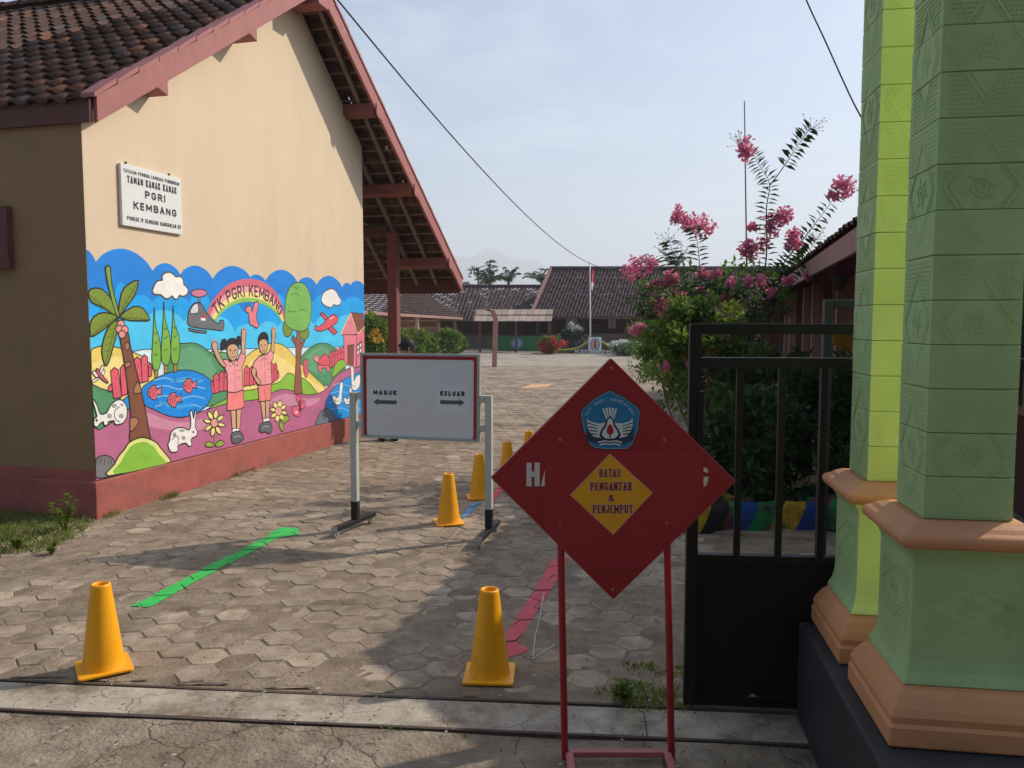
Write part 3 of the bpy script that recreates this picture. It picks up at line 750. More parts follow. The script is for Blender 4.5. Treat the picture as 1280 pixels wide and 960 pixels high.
M3.shape([(290, 590), (325, 560), (380, 532), (440, 518), (490, 522), (535, 545), (560, 580), (545, 635), (515, 668), (460, 692), (400, 692), (340, 668), (300, 645)], (10, 136, 226))
for y0 in (556, 585, 622, 655):
    M3.line([(325 + abs(y0 - 600) * .3, y0), (380, y0 - 9), (430, y0 + 5), (480, y0 - 7), (535 - abs(y0 - 600) * .4, y0 + 2)], .010, (140, 200, 238))
M3.line([(360, 640), (420, 655), (480, 648)], .03, (60, 165, 232)); M3.line([(400, 560), (460, 548), (510, 560)], .03, (60, 165, 232))
M3.done('painted_pond')
for (cx, cy, sx) in ((338, 600, 1), (412, 628, 1), (470, 575, 1)):
    M3 = Mural(5)
    M3.shape([(cx - 26, cy + 4), (cx - 14, cy - 20), (cx + 4, cy - 26), (cx + 10, cy - 8), (cx + 28, cy - 22), (cx + 24, cy), (cx + 28, cy + 12), (cx + 12, cy + 8), (cx + 4, cy + 30), (cx - 14, cy + 22)], (226, 110, 120), .009, 2)
    for dx in (-12, -4, 4): M3.line([(cx + dx, cy - 16), (cx + dx - 3, cy + 16)], .008, (120, 30, 50), 0)
    M3.ell(cx - 18, cy + 1, 2.5, 3, (30, 30, 30), 0); M3.done('painted_fish')
PR = (222, 92, 112)
def pickets(lst):
    M4 = Mural(4)
    for (x, y0, y1, w, lean) in lst:
        M4.shape([(x - w + lean, y0 + 14), (x + lean, y0), (x + w + lean, y0 + 10), (x + w, y1 - 6), (x - w, y1)], PR, .010, 0)
        M4.ell(x + lean * .5, y0 + (y1 - y0) * .35, 2, 3, (90, 30, 45), 0)
    M4.done('painted_fence')
pickets([(176, 570, 600, 10, -2), (200, 508, 625, 15, -12), (226, 498, 615, 11, -6)])
pickets([(283, 468, 570, 13, -10), (304, 460, 565, 12, -4), (322, 490, 545, 6, 0)])
pickets([(560, 556, 608, 6, -4), (573, 528, 606, 10, -4), (590, 520, 600, 9, 0), (606, 515, 598, 8, 2)])
pickets([(684, 500, 580, 10, 0), (702, 503, 578, 8, 0), (716, 506, 574, 7, 0)])
pickets([(778, 490, 570, 9, 0), (792, 490, 560, 6, 0), (801, 518, 552, 4, 0)])
pickets([(x, 446 - i * 5, 512 - i * 4, 6, 2) for i, x in enumerate((998, 1009, 1020, 1031, 1042))])
M5 = Mural(5)
for (x, yt, yb, w) in ((345, 285, 518, 17), (381, 262, 500, 18), (416, 278, 496, 17)):
    M5 = Mural(5)
    M5.shape([(x - 7, yb - 10), (x + 7, yb - 12), (x + 7, yb + 28), (x - 6, yb + 30)], (150, 140, 66), .008, 0)
    M5.shape([(x - 8, yt), (x - 2, yt + 70), (x + w * .8, yb - 110), (x + w, yb - 40), (x + w * .6, yb - 6), (x, yb), (x - w * .7, yb - 8), (x - w, yb - 45), (x - w * .8, yb - 110), (x - 10, yt + 60)], (124, 180, 70), .010, 2)
    for dy in (60, 105, 140): M5.line([(x - 9, yb - dy), (x - 2, yb - dy + 5), (x + 6, yb - dy - 4)], .007, (50, 80, 30))
    M5.done('painted_cypress')
M5 = Mural(5)
M5.shape([(862, 607), (869, 480), (868, 425), (852, 400), (858, 388), (870, 405), (874, 365), (888, 368), (887, 420), (898, 400), (904, 406), (890, 440), (886, 500), (893, 605)], (150, 92, 66), .011, 0)
M5.shape([(820, 352), (832, 332), (848, 340), (856, 365), (848, 388), (828, 390)], (120, 146, 52))
M5.shape([(886, 372), (912, 358), (918, 385), (902, 405), (886, 395)], (120, 146, 52))
M5.shape([(826, 320), (832, 245), (848, 205), (870, 190), (895, 192), (912, 212), (926, 255), (925, 320), (912, 360), (890, 372), (858, 366), (834, 350)], (124, 184, 88))
for a in ([(850, 238), (866, 230), (882, 240)], [(838, 295), (855, 300), (868, 297)], [(880, 297), (895, 290), (910, 298)], [(860, 205), (870, 212), (880, 206)]): M5.line(a, .008, (50, 90, 40))
M5.done('painted_tree')
# rainbow with its lettering
M5 = Mural(5)
outer = [(535, 302), (558, 255), (600, 208), (648, 182), (700, 176), (748, 188), (790, 222), (815, 268), (830, 328)]
inner = [(568, 336), (590, 304), (622, 280), (658, 266), (700, 262), (740, 270), (775, 288), (800, 312), (816, 338)]
outer, inner = smooth_poly(outer, 4, False), smooth_poly(inner, 4, False)
mixp = lambda t: [(a[0] + (b[0] - a[0]) * t, a[1] + (b[1] - a[1]) * t) for a, b in zip(outer, inner)]
for t0, t1, c in ((0, .34, (216, 104, 122)), (.34, .58, (238, 170, 172)), (.58, .82, (244, 226, 140)), (.82, 1.0, (146, 196, 92))):
    M5.shape(mixp(t0) + mixp(t1)[::-1], c, 0, 0)
cl = [V((*mz(*p), 0)) for p in mixp(.60)]
cum = [0]
for a, b in zip(cl, cl[1:]): cum.append(cum[-1] + (b - a).length)
def along(t):
    for i in range(len(cl) - 1):
        if cum[i + 1] >= t: return cl[i].lerp(cl[i + 1], (t - cum[i]) / (cum[i + 1] - cum[i])), (cl[i + 1] - cl[i]).normalized()
    return cl[-1], (cl[-1] - cl[-2]).normalized()
txt = 'TK PGRI KEMBANG'; o = M5.step() + .00003
wts = [0.55 if ch in ' I' else (1.15 if ch == 'M' else 1.0) for ch in txt]; tot = sum(wts); acc = 0
for ch, w in zip(txt, wts):
    t = cum[-1] * (0.04 + 0.90 * (acc + w / 2) / tot); acc += w
    if ch == ' ': continue
    p, d = along(t); nrm = V((-d.y, d.x, 0)); p = p + nrm * .02
    stroke_text(M5.mb, ch, W(p.x, p.y, o), D * d.x + UP * d.y, D * nrm.x + UP * nrm.y, 0.125, .085 * WIDE.get(ch, 1.0), .021, 0, lin((80, 45, 50)))
M5.done('painted_rainbow')
for pts in ([(330, 222), (340, 195), (352, 182), (368, 180), (366, 165), (380, 152), (398, 151), (412, 162), (420, 168), (436, 166), (446, 180), (448, 196), (464, 212), (462, 232), (446, 242), (432, 238), (424, 252), (412, 250), (404, 240), (392, 250), (376, 248), (362, 236), (340, 234)],
            [(964, 252), (970, 232), (978, 222), (990, 216), (1004, 212), (1018, 220), (1028, 238), (1038, 256), (1034, 272), (1020, 276), (1010, 272), (1002, 284), (992, 282), (980, 278), (968, 266)]):
    M5 = Mural(5); M5.shape(pts, (240, 236, 232), .015, 2, lcol=(92, 84, 88)); M5.done('painted_cloud')
M6 = Mural(6)
GY = (112, 112, 118)
M6.shape([(505, 262), (501, 228), (507, 228), (511, 264)], (150, 130, 140), .006, 0)
M6.ell(505, 229, 30, 15, (206, 120, 146))
M6.shape([(462, 334), (466, 300), (480, 274), (497, 264), (516, 272), (532, 300), (556, 330), (582, 344), (584, 332), (598, 334), (594, 368), (560, 366), (520, 362), (482, 356), (466, 348)], GY)
M6.shape([(472, 302), (482, 276), (498, 268), (503, 284), (500, 302), (484, 306)], (214, 216, 222), .008)
M6.shape([(512, 312), (530, 314), (529, 323), (512, 322)], (206, 40, 50), 0, 0); M6.shape([(512, 322), (529, 323), (528, 333), (512, 331)], (240, 238, 236), 0, 0)
M6.shape([(466, 360), (500, 368), (534, 371), (532, 380), (496, 377), (468, 369)], GY, .009, 0)
M6.done('painted_helicopter')
M6 = Mural(6)
M6.shape([(678, 296), (684, 280), (694, 276), (702, 284), (704, 300), (712, 268), (720, 262), (728, 262), (726, 290), (720, 316), (724, 338), (730, 346), (724, 360), (708, 352), (697, 348), (692, 318), (690, 304)], (232, 130, 140), .010, 2)
M6.ell(693, 288, 3, 4, (250, 250, 250), .005)
M6.done('painted_bird')
M6 = Mural(6)
M6.shape([(958, 306), (970, 302), (996, 326), (984, 336)], (214, 78, 96), .010, 0)
M6.shape([(976, 350), (996, 342), (1024, 376), (1012, 386)], (214, 78, 96), .010, 0)
M6.shape([(940, 366), (944, 348), (952, 356), (968, 346), (1000, 312), (1018, 312), (1028, 326), (1020, 342), (996, 358), (966, 372)], (226, 86, 104), .011, 2)
M6.line([(998, 326), (1010, 318)], .014, (250, 210, 210), 0)
M6.done('painted_plane')
M6 = Mural(6)
M6.shape([(1095, 384), (1126, 362), (1124, 495), (1096, 508)], (226, 118, 136), .010, 0)
M6.shape([(1048, 382), (1096, 386), (1094, 510), (1050, 492)], (230, 128, 146), .010, 0)
M6.shape([(1036, 386), (1074, 303), (1098, 384)], (232, 134, 150), .010, 0)
M6.shape([(1072, 302), (1120, 306), (1127, 352), (1100, 382)], (142, 76, 62), .010, 0)
M6.line([(1036, 386), (1074, 304), (1100, 383), (1127, 356)], .016, (246, 224, 150), 0)
for yy in (320, 334, 348): M6.line([(1082 + (yy - 320) * .4, yy), (1122, yy - 4)], .006, (90, 40, 36), 0)
M6.shape([(1062, 426), (1086, 422), (1084, 500), (1062, 492)], (132, 74, 66), .009, 0)
M6.shape([(1097, 424), (1116, 408), (1116, 450), (1098, 464)], (110, 56, 56), .008, 0)
for a, b in ((1099, 428), (1108, 420), (1099, 447), (1108, 440)): M6.shape([(a, b), (a + 6, b - 4), (a + 6, b + 9), (a, b + 13)], (238, 220, 214), 0, 0)
M6.shape([(1004, 545), (1012, 505), (1030, 482), (1048, 480), (1058, 500), (1040, 515)], LG)
M6.shape([(1108, 506), (1118, 486), (1130, 484), (1130, 506)], LG)
M6.done('painted_house')
M6 = Mural(6)
M6.shape([(952, 500), (952, 490), (968, 468), (985, 464), (994, 480), (992, 502), (998, 520), (986, 524), (982, 510), (966, 512), (964, 526), (954, 522)], (232, 120, 134), .010, 2)
M6.shape([(936, 478), (938, 462), (948, 460), (956, 476), (958, 494), (948, 490)], (236, 150, 152), .009, 2)
M6.shape([(952, 496), (962, 470), (978, 458), (992, 472), (994, 498)], (226, 92, 112), .010)
M6.ell(944, 469, 2.4, 3, (30, 30, 30), 0)
M6.done('painted_turtle')
M6 = Mural(6)
M6.shape([(898, 482), (908, 478), (915, 486), (911, 502), (916, 520), (910, 544), (902, 540), (896, 510)], (222, 100, 118), .009, 2)
M6.line([(904, 490), (903, 534)], .007, (120, 40, 60))
M6.done('painted_flower_stalk')
M6 = Mural(6)
for pts in ([(880, 648), (868, 618), (880, 612), (890, 630), (888, 648)], [(880, 652), (858, 655), (856, 680), (876, 694), (888, 680), (886, 658)], [(886, 648), (900, 632), (904, 652), (890, 664)]): M6.shape(pts, (224, 96, 126), .009)
M6.shape([(880, 632), (886, 630), (886, 672), (880, 674)], (120, 50, 70), .006, 0); M6.ell(870, 676, 5, 6, (246, 200, 190), 0)
M6.done('painted_butterfly')
M6 = Mural(6)
for (cx, cy, k) in ((1026, 615, 1.0), (1085, 555, 1.15), (1064, 622, .75)):
    M6 = Mural(6)
    M6.shape([(cx - 18 * k, cy + 18 * k), (cx - 20 * k, cy - 4 * k), (cx - 6 * k, cy + 6 * k), (cx + 2 * k, cy + 2 * k), (cx + 6 * k, cy - 20 * k), (cx + 8 * k, cy - 46 * k), (cx + 14 * k, cy - 54 * k), (cx + 20 * k, cy - 42 * k), (cx + 15 * k, cy - 10 * k), (cx + 14 * k, cy + 16 * k), (cx + 6 * k, cy + 32 * k), (cx - 10 * k, cy + 32 * k)] if cx != 1085 else
              [(cx - 4, cy + 38), (cx - 8, cy + 10), (cx - 10, cy - 40), (cx - 14, cy - 52), (cx - 10, cy - 62), (cx - 2, cy - 58), (cx, cy - 30), (cx + 2, cy + 4), (cx + 10, cy - 14), (cx + 24, cy - 20), (cx + 24, cy + 14), (cx + 14, cy + 36)], (240, 236, 230), .009, 2)
    M6.line([(cx - 6 * k, cy + 14 * k), (cx + 4 * k, cy + 22 * k), (cx + 8 * k, cy + 8 * k)], .007)
    M6.line([(cx - 8 * k, cy + 32 * k), (cx - 10 * k, cy + 42 * k), (cx + 6 * k, cy + 42 * k)], .007, (200, 150, 90), 0)
    M6.done('painted_swan')
M6 = Mural(6)
M6.shape([(945, 730), (950, 695), (968, 668), (988, 664), (1008, 678), (1022, 702), (1015, 715)], (104, 118, 132)); M6.line([(975, 668), (990, 690), (992, 712)], .007)
M6.done('painted_stone'); M6 = Mural(6)
M6.shape([(100, 925), (104, 868), (125, 845), (155, 838), (182, 850), (192, 880), (180, 912)], (120, 120, 124))
for x in (128, 140, 152, 164, 174): M6.line([(x, 848), (x - 3 + (x - 150) * .3, 872)], .007, (50, 50, 54), 0)
M6.done('painted_stone')
# palm
M6 = Mural(7)
M6.shape([(204, 372), (212, 362), (236, 368), (246, 420), (262, 490), (282, 570), (302, 660), (316, 740), (320, 795), (246, 795), (250, 720), (244, 640), (234, 560), (220, 460)], (132, 80, 58), .014, 2)
for pts in ([(224, 425), (240, 412), (244, 432), (236, 445)], [(226, 492), (246, 486), (248, 500), (232, 510)], [(258, 598), (274, 560), (290, 598), (270, 606)], [(248, 748), (246, 698), (272, 698), (278, 715), (262, 738)]): M6.shape(pts, (176, 120, 84), .010, 2)
LF = (124, 146, 48)
for pts in ([(152, 500), (140, 450), (148, 400), (168, 352), (200, 330), (196, 380), (180, 440), (166, 488)], [(88, 392), (94, 350), (112, 316), (150, 302), (200, 318), (168, 348), (130, 378)],
            [(75, 232), (100, 214), (136, 212), (172, 246), (202, 318), (150, 285), (105, 265)], [(278, 182), (240, 196), (214, 230), (202, 316), (232, 280), (262, 240)], [(320, 330), (296, 288), (258, 280), (206, 318), (250, 332), (286, 332)]):
    M6.shape(pts, LF, .013, 2)
    a, b = pts[0], (200, 318); M6.line([a, ((a[0] + b[0]) / 2, (a[1] + b[1]) / 2), b], .007, (70, 84, 24), 0)
    for t in (.25, .4, .55, .7):
        x, y = a[0] + (b[0] - a[0]) * t, a[1] + (b[1] - a[1]) * t; dx, dy = -(b[1] - a[1]) * .09, (b[0] - a[0]) * .09
        M6.line([(x + dx, y + dy), (x + (b[0] - a[0]) * .07, y + (b[1] - a[1]) * .07), (x - dx, y - dy)], .005, (82, 98, 30), 0)
M6.shape([(194, 312), (168, 220), (154, 140), (160, 128), (172, 132), (178, 200), (206, 312)], (132, 158, 62), .012, 2)
for (x, y) in ((212, 345), (206, 364), (226, 366), (216, 384)): M6.ell(x, y, 13, 15, (228, 150, 146))
M6.done('painted_palm')
M7 = Mural(10)
M7.shape([(165, 915), (188, 870), (205, 838), (225, 815), (240, 792), (262, 778), (290, 770), (318, 776), (345, 790), (362, 812), (385, 838), (400, 868), (380, 885)], (226, 226, 140), .012)
M7.shape([(188, 908), (212, 862), (226, 835), (248, 805), (275, 790), (305, 788), (335, 806), (352, 830), (372, 852), (382, 872), (360, 890)], (136, 192, 62), 0)
M7.done('painted_bush')
M7 = Mural(10)
WH = (238, 234, 230)
M7.shape([(106, 725), (112, 698), (122, 690), (104, 640), (110, 628), (124, 655), (134, 682), (158, 678), (172, 650), (196, 630), (218, 632), (234, 656), (234, 690), (222, 714), (204, 722), (188, 720), (186, 708), (164, 712), (162, 724), (148, 724), (146, 712), (134, 718), (122, 732)], WH, .011, 2)
for c in ((186, 652, 10, 8), (168, 690, 9, 9), (212, 690, 10, 9), (215, 648, 6, 5)): M7.ell(*c, (160, 158, 156), 0)
M7.line([(205, 655), (188, 672), (190, 700), (206, 712)], .008); M7.ell(120, 706, 5, 6, (60, 60, 60), 0)
M7.done('painted_rabbit')
M7 = Mural(10)
M7.shape([(396, 822), (388, 795), (394, 785), (400, 752), (420, 735), (446, 734), (462, 742), (472, 734), (474, 700), (470, 676), (478, 670), (484, 700), (490, 668), (494, 672), (490, 726), (498, 748), (494, 765), (480, 772), (474, 782), (478, 798), (466, 804), (456, 792), (434, 796), (424, 806), (426, 820), (410, 826)], WH, .011, 2)
for c in ((440, 745, 11, 5), (412, 760, 7, 9), (446, 772, 7, 8)): M7.ell(*c, (160, 158, 156), 0)
M7.line([(404, 780), (416, 764), (428, 776), (424, 798)], .008); M7.ell(483, 750, 3.5, 4.5, (40, 40, 40), 0)
M7.done('painted_rabbit')
for (cx, cy, r, lv) in ((562, 716, 34, [[(563, 800), (545, 786), (532, 790), (530, 804), (555, 806)], [(566, 800), (580, 782), (594, 784), (598, 798), (576, 806)]]),
                        (803, 672, 27, [[(812, 718), (818, 694), (836, 688), (844, 700), (832, 712)], [(812, 742), (805, 722), (814, 710), (822, 728), (820, 748)]])):
    M7 = Mural(10)
    M7.line([(cx, cy + 20), (cx + (cx > 700) * 14, cy + 78)], .014, (96, 130, 50), 0)
    for l in lv: M7.shape(l, (150, 172, 60), .009, 2)
    for k in range(8):
        a = k * math.pi / 4 + .2; dx, dy = math.cos(a), math.sin(a) * 1.25
        M7.shape([(cx + dx * r * .35, cy + dy * r * .35), (cx + dx * r * .75 - dy * 7, cy + dy * r * .75 + dx * 8), (cx + dx * r * 1.25, cy + dy * r * 1.25), (cx + dx * r * .75 + dy * 7, cy + dy * r * .75 - dx * 8)], (240, 224, 140), .009, 2)
    M7.ell(cx, cy, 13, 17, (226, 160, 150))
    M7.done('painted_sunflower')
M7 = Mural(10)
for pts in ([(128, 540), (112, 520), (104, 526), (118, 545)], [(130, 545), (100, 556), (104, 566), (128, 552)], [(130, 532), (140, 500), (148, 506), (136, 538)], [(134, 540), (146, 516), (152, 524), (140, 546)]): M7.shape(pts, (240, 232, 226), .007, 2)
M7.shape([(118, 518), (126, 512), (134, 530), (162, 560), (158, 566), (128, 542)], (206, 92, 112), .009, 2)
M7.done('painted_dragonfly')
# the two painted children
SK, SHIRT, SKIRT, HAIR, SHOE = (212, 166, 134), (242, 158, 162), (238, 132, 130), (34, 30, 36), (96, 98, 108)
M8 = Mural(11)
M8.shape([(623, 662), (642, 662), (644, 742), (630, 744)], SK, .009, 0); M8.shape([(645, 660), (664, 656), (657, 742), (646, 744)], SK, .009, 0)
M8.shape([(630, 738), (656, 736), (656, 752), (630, 754)], (240, 238, 236), .007, 0)
M8.shape([(626, 760), (634, 750), (655, 746), (668, 758), (672, 776), (655, 790), (632, 793), (627, 780)], SHOE, .010, 2); M8.line([(636, 770), (650, 764), (662, 768)], .006, (200, 200, 205))
M8.shape([(612, 592), (670, 586), (674, 655), (664, 662), (640, 668), (610, 670)], SKIRT, .010, 0)
M8.shape([(588, 482), (606, 476), (622, 486), (650, 478), (664, 446), (678, 452), (678, 478), (666, 508), (670, 592), (640, 602), (612, 600), (610, 530), (600, 508)], SHIRT, .011, 0)
M8.shape([(552, 424), (560, 412), (574, 416), (574, 440), (592, 480), (606, 500), (598, 508), (576, 484), (560, 448)], SK, .010, 2)
M8.shape([(664, 376), (672, 364), (680, 374), (680, 394), (676, 430), (678, 456), (664, 452), (664, 410)], SK, .010, 2)
for a, b in (((556, 414), (553, 408)), ((563, 411), (563, 404)), ((570, 412), (573, 406)), ((667, 370), (664, 364)), ((673, 366), (673, 358)), ((679, 372), (683, 366))): M8.line([a, b], .016, SK, 0)
M8.shape([(606, 430), (588, 446), (586, 420), (594, 402), (606, 404)], HAIR, .006, 2); M8.shape([(646, 408), (648, 392), (658, 392), (664, 408), (662, 426), (652, 412)], HAIR, .006, 2)
M8.shape([(610, 440), (612, 420), (628, 412), (646, 418), (652, 438), (648, 466), (634, 484), (620, 476), (612, 460)], SK, .010, 2)
M8.shape([(606, 442), (606, 418), (616, 402), (634, 398), (650, 410), (655, 440), (644, 424), (628, 420), (614, 428)], HAIR, .006, 2)
for x in (622, 640): M8.ell(x, 443, 3, 3.5, (30, 26, 28), 0)
M8.line([(631, 446), (629, 456), (633, 457)], .006, (120, 70, 60), 0); M8.line([(624, 467), (632, 470), (640, 465)], .008, (170, 50, 60))
M8.shape([(616, 484), (632, 494), (622, 506)], (248, 190, 190), .007, 0); M8.shape([(634, 494), (648, 482), (650, 502)], (248, 190, 190), .007, 0)
M8.line([(638, 500), (640, 596)], .007, (190, 90, 100), 0); M8.line([(648, 520), (662, 517)], .007, (190, 90, 100), 0); M8.line([(649, 545), (662, 548)], .007, (190, 90, 100), 0)
M8.done('painted_girl')
M8 = Mural(11)
M8.shape([(734, 625), (752, 625), (754, 704), (745, 708)], SK, .009, 0); M8.shape([(754, 625), (770, 624), (766, 700), (756, 704)], SK, .009, 0)
M8.shape([(745, 700), (768, 697), (768, 712), (746, 715)], (240, 238, 236), .007, 0)
M8.shape([(730, 735), (738, 718), (752, 712), (768, 710), (778, 726), (778, 748), (766, 757), (756, 750), (742, 752), (732, 748)], SHOE, .010, 2); M8.line([(742, 736), (756, 728), (768, 730)], .006, (200, 200, 205))
M8.shape([(726, 565), (776, 562), (774, 630), (753, 634), (730, 636)], SKIRT, .010, 0); M8.line([(751, 590), (753, 632)], .007, (150, 60, 70), 0)
M8.shape([(712, 486), (732, 464), (744, 462), (764, 454), (774, 440), (786, 448), (782, 474), (774, 490), (778, 568), (750, 574), (722, 574), (722, 528), (704, 512)], SHIRT, .011, 0)
M8.shape([(706, 508), (720, 518), (716, 538), (732, 554), (736, 566), (726, 572), (712, 550), (702, 526)], SK, .010, 2)
M8.shape([(778, 372), (784, 360), (792, 370), (790, 396), (786, 430), (786, 452), (774, 444), (778, 406)], SK, .010, 2)
for a, b in (((780, 366), (777, 360)), ((785, 362), (785, 354)), ((791, 367), (795, 362))): M8.line([a, b], .016, SK, 0)
M8.shape([(730, 422), (732, 404), (748, 398), (760, 406), (762, 428), (756, 448), (746, 458), (734, 446)], SK, .010, 2)
M8.shape([(727, 422), (727, 396), (738, 378), (752, 376), (764, 390), (764, 420), (758, 406), (744, 402), (733, 408)], HAIR, .006, 2)
for x in (738, 752): M8.ell(x, 424, 2.6, 3, (30, 26, 28), 0)
M8.line([(745, 427), (743, 435), (747, 436)], .006, (120, 70, 60), 0); M8.line([(739, 444), (746, 446), (752, 442)], .007, (170, 50, 60))
M8.shape([(736, 462), (746, 474), (738, 482)], (248, 190, 190), .007, 0); M8.shape([(748, 474), (760, 458), (758, 478)], (248, 190, 190), .007, 0)
M8.line([(750, 482), (752, 568)], .007, (190, 90, 100), 0); M8.line([(758, 496), (770, 493)], .007, (190, 90, 100), 0); M8.line([(759, 515), (770, 516)], .007, (190, 90, 100), 0)
M8.done('painted_boy')

# ------------------------------------------------------------------ school sign on the wall
sg = [wallpx(*p) for p in ((147.5, 204.8), (223, 223), (224.4, 293), (148.8, 282))]
s0, s1 = (sg[0][0] + sg[3][0]) / 2, (sg[1][0] + sg[2][0]) / 2; z1, z0 = (sg[0][1] + sg[1][1]) / 2, (sg[2][1] + sg[3][1]) / 2
sign = thing('school_sign', W((s0 + s1) / 2, z0), 'white name board with black lettering screwed high on the cream gable wall', 'sign')
mb = MB(); mb.prism([W(s0, z0, .03), W(s1, z0, .03), W(s1, z1, .03), W(s0, z1, .03)], N * -.027); mb.build('board', m_white, sign, bevel=.003)
mb = MB(); sw, sh = s1 - s0, z1 - z0; o = .0312
for t, cx, cz, w, h, b in (('YAYASAN PEMBINA LEMBAGA PENDIDIKAN', .5, .895, .92, .060, .0062), ('TAMAN KANAK KANAK', .5, .765, .82, .118, .0128), ('PGRI', .535, .575, .34, .130, .0155), ('KEMBANG', .535, .36, .72, .130, .0155), ('PUNDAK IV KEMBANG NANGGULAN KP', .52, .13, .90, .070, .0068)):
    stroke_text(mb, t, W(s0 + sw * cx, z0 + sh * cz, o), D, UP, sh * h, sw * w, b)
mb.build('lettering', m_black, sign)
mb = MB()
for sx in (.12, .83): mb.lathe([(.0, .012), (.008, .010), (.011, 0)], W(s0 + sw * sx, z1 + .018, .002), 10, ax=(D, UP, N))
mb.build('hanger_screw', m_rail, sign)
# ------------------------------------------------------------------ yellow cones
m_cone = MAT('yellow_plastic', (0.92, 0.40, 0.004), 0.42, 0.05, 7, 0.06, 60, col2=(0.60, 0.27, 0.03), c2pos=(0.56, 0.74), c2scale=11, spec=0.45)
def make_cone(loc, rz, label):
    t = thing('traffic_cone', (0, 0, 0), label, 'cone', 'yellow cones set out on the yard')
    mb = MB(); H = 0.385
    prof = [(.091, .012), (.088, .018), (.083, .05), (.042, H - .012), (.041, H - .004), (.037, H), (.033, H), (.029, H - .006), (.028, H - .02), (.06, .06), (.0, .055)]
    mb.lathe(prof, (0, 0, 0), 32); mb.build('cone_body', m_cone, t, smooth=True)
    mb = MB(); n = 5; pts = []
    for k in range(4):
        a = math.pi / 4 + k * math.pi / 2
        for j in range(n):
            b = a - math.pi / 4 + j * math.pi / 2 / (n - 1); c = V((math.cos(a) * .135, math.sin(a) * .135, 0)); pts.append((c.x + .014 * math.cos(b), c.y + .014 * math.sin(b), 0))
    mb.prism([V(p) for p in pts], UP * .012); mb.build('cone_base', m_cone, t, bevel=.003)
    t.location = loc; t.rotation_euler = (0, 0, rz); return t
zc = 0.016
def cone_at(px, py): p = G(px, py); p.z = zc; return p
c0 = make_cone(cone_at(130, 839), R(33), 'yellow cone standing alone by the rail near the tail of the green arrow')
copy_thing(c0, cone_at(612, 848), R(-3), 'yellow cone in the shade at the tip of the red painted arrow')
copy_thing(c0, cone_at(561, 656), R(14), 'yellow cone between the whiteboard posts with the blue stripe behind it')
copy_thing(c0, cone_at(599, 624), R(8), 'yellow cone partly hidden by the right post of the whiteboard stand')
copy_thing(c0, cone_at(634, 603), R(12), 'yellow cone cut off by the left corner of the red diamond sign')
copy_thing(c0, cone_at(661, 585), R(5), 'yellow cone with only its tip above the upper left edge of the red diamond')

# ------------------------------------------------------------------ whiteboard on its castor stand
m_alu = MAT('grey_frame_paint', (0.36, 0.40, 0.37), 0.5, 0.08, 8, 0.1, 60)
m_post = MAT('pale_post_paint', (0.50, 0.50, 0.455), 0.5, 0.08, 8, 0.15, 60)
m_blackpaint = MAT('black_paint', (0.012, 0.011, 0.012), 0.55, 0.2, 9, 0.15, 60)
m_redsheet = MAT('red_sheet', (0.30, 0.012, 0.018), 0.45, 0.06, 6, 0.03, 60)
m_wb = MAT('whiteboard_face', (0.66, 0.66, 0.68), 0.3, 0.03, 2, 0.0, 60)
m_steel = MAT('worn_steel', (0.45, 0.44, 0.42), 0.45, 0.2, 9, 0.2, 80, metal=0.6)
m_rubber = MAT('grey_wheel', (0.30, 0.29, 0.27), 0.7, 0.1, 9, 0.1, 60)
pL, pR_ = G(443, 664), G(613, 676)
BX = (pR_ - pL).normalized(); BN = V((BX.y, -BX.x, 0))      # towards the camera
def B(zx, zy, o=0.0):                                       # survey reading of the stand -> point in the board's plane
    p = onplane(400 + zx / 3.2, 420 + zy / 3.2, pL, BN); return p + BN * o
stand = thing('whiteboard_stand', (pL + pR_) / 2, 'white notice board in a red and grey frame on a castor stand', 'whiteboard')
c = [B(165, 68), B(642, 73), B(640, 424), B(168, 404)]
def quadlerp(u, v): return c[0].lerp(c[1], u).lerp(c[3].lerp(c[2], u), v)
mb = MB(); mb.prism([p - BN * .018 for p in c], BN * .016); mb.build('backing_panel', m_alu, stand)
mb = MB(); e = 0.021; ev = 0.028
ring = [(0, 0), (1, 0), (1, 1), (0, 1)]; inn = [(e, ev), (1 - e, ev), (1 - e, 1 - ev), (e, 1 - ev)]
for i in range(4):
    j = (i + 1) % 4; mb.prism([quadlerp(*ring[i]), quadlerp(*ring[j]), quadlerp(*inn[j]), quadlerp(*inn[i])], BN * .02)
mb.build('board_frame', m_alu, stand)
mb = MB(); mb.poly([quadlerp(*p) + BN * .002 for p in inn]); mb.build('red_border', MAT('red_border_film', (0.46, 0.03, 0.04), .45, .05, 6, .03), stand)
def rr(u0, v0, u1, v1, r, asp):
    out = []
    for cu, cv, a0 in ((u1 - r, v0 + r * asp, -90), (u1 - r, v1 - r * asp, 0), (u0 + r, v1 - r * asp, 90), (u0 + r, v0 + r * asp, 180)):
        for k in range(6):
            a = R(a0 + k * 18); out.append((cu + r * math.cos(a), cv + r * asp * math.sin(a)))
    return out
mb = MB(); mb.prism([quadlerp(u, v) + BN * .004 for u, v in rr(.048, .068, .948, 1 - ev - .001, .022, 1.4)], BN * .004); mb.build('writing_surface', m_wb, stand)
m_paper = MAT('paper', (0.70, 0.70, 0.73), 0.6, 0.03, 8, 0.05, 40)
m_grey = MAT('grey_print', (0.10, 0.10, 0.11), 0.6, 0.05, 8, 0)
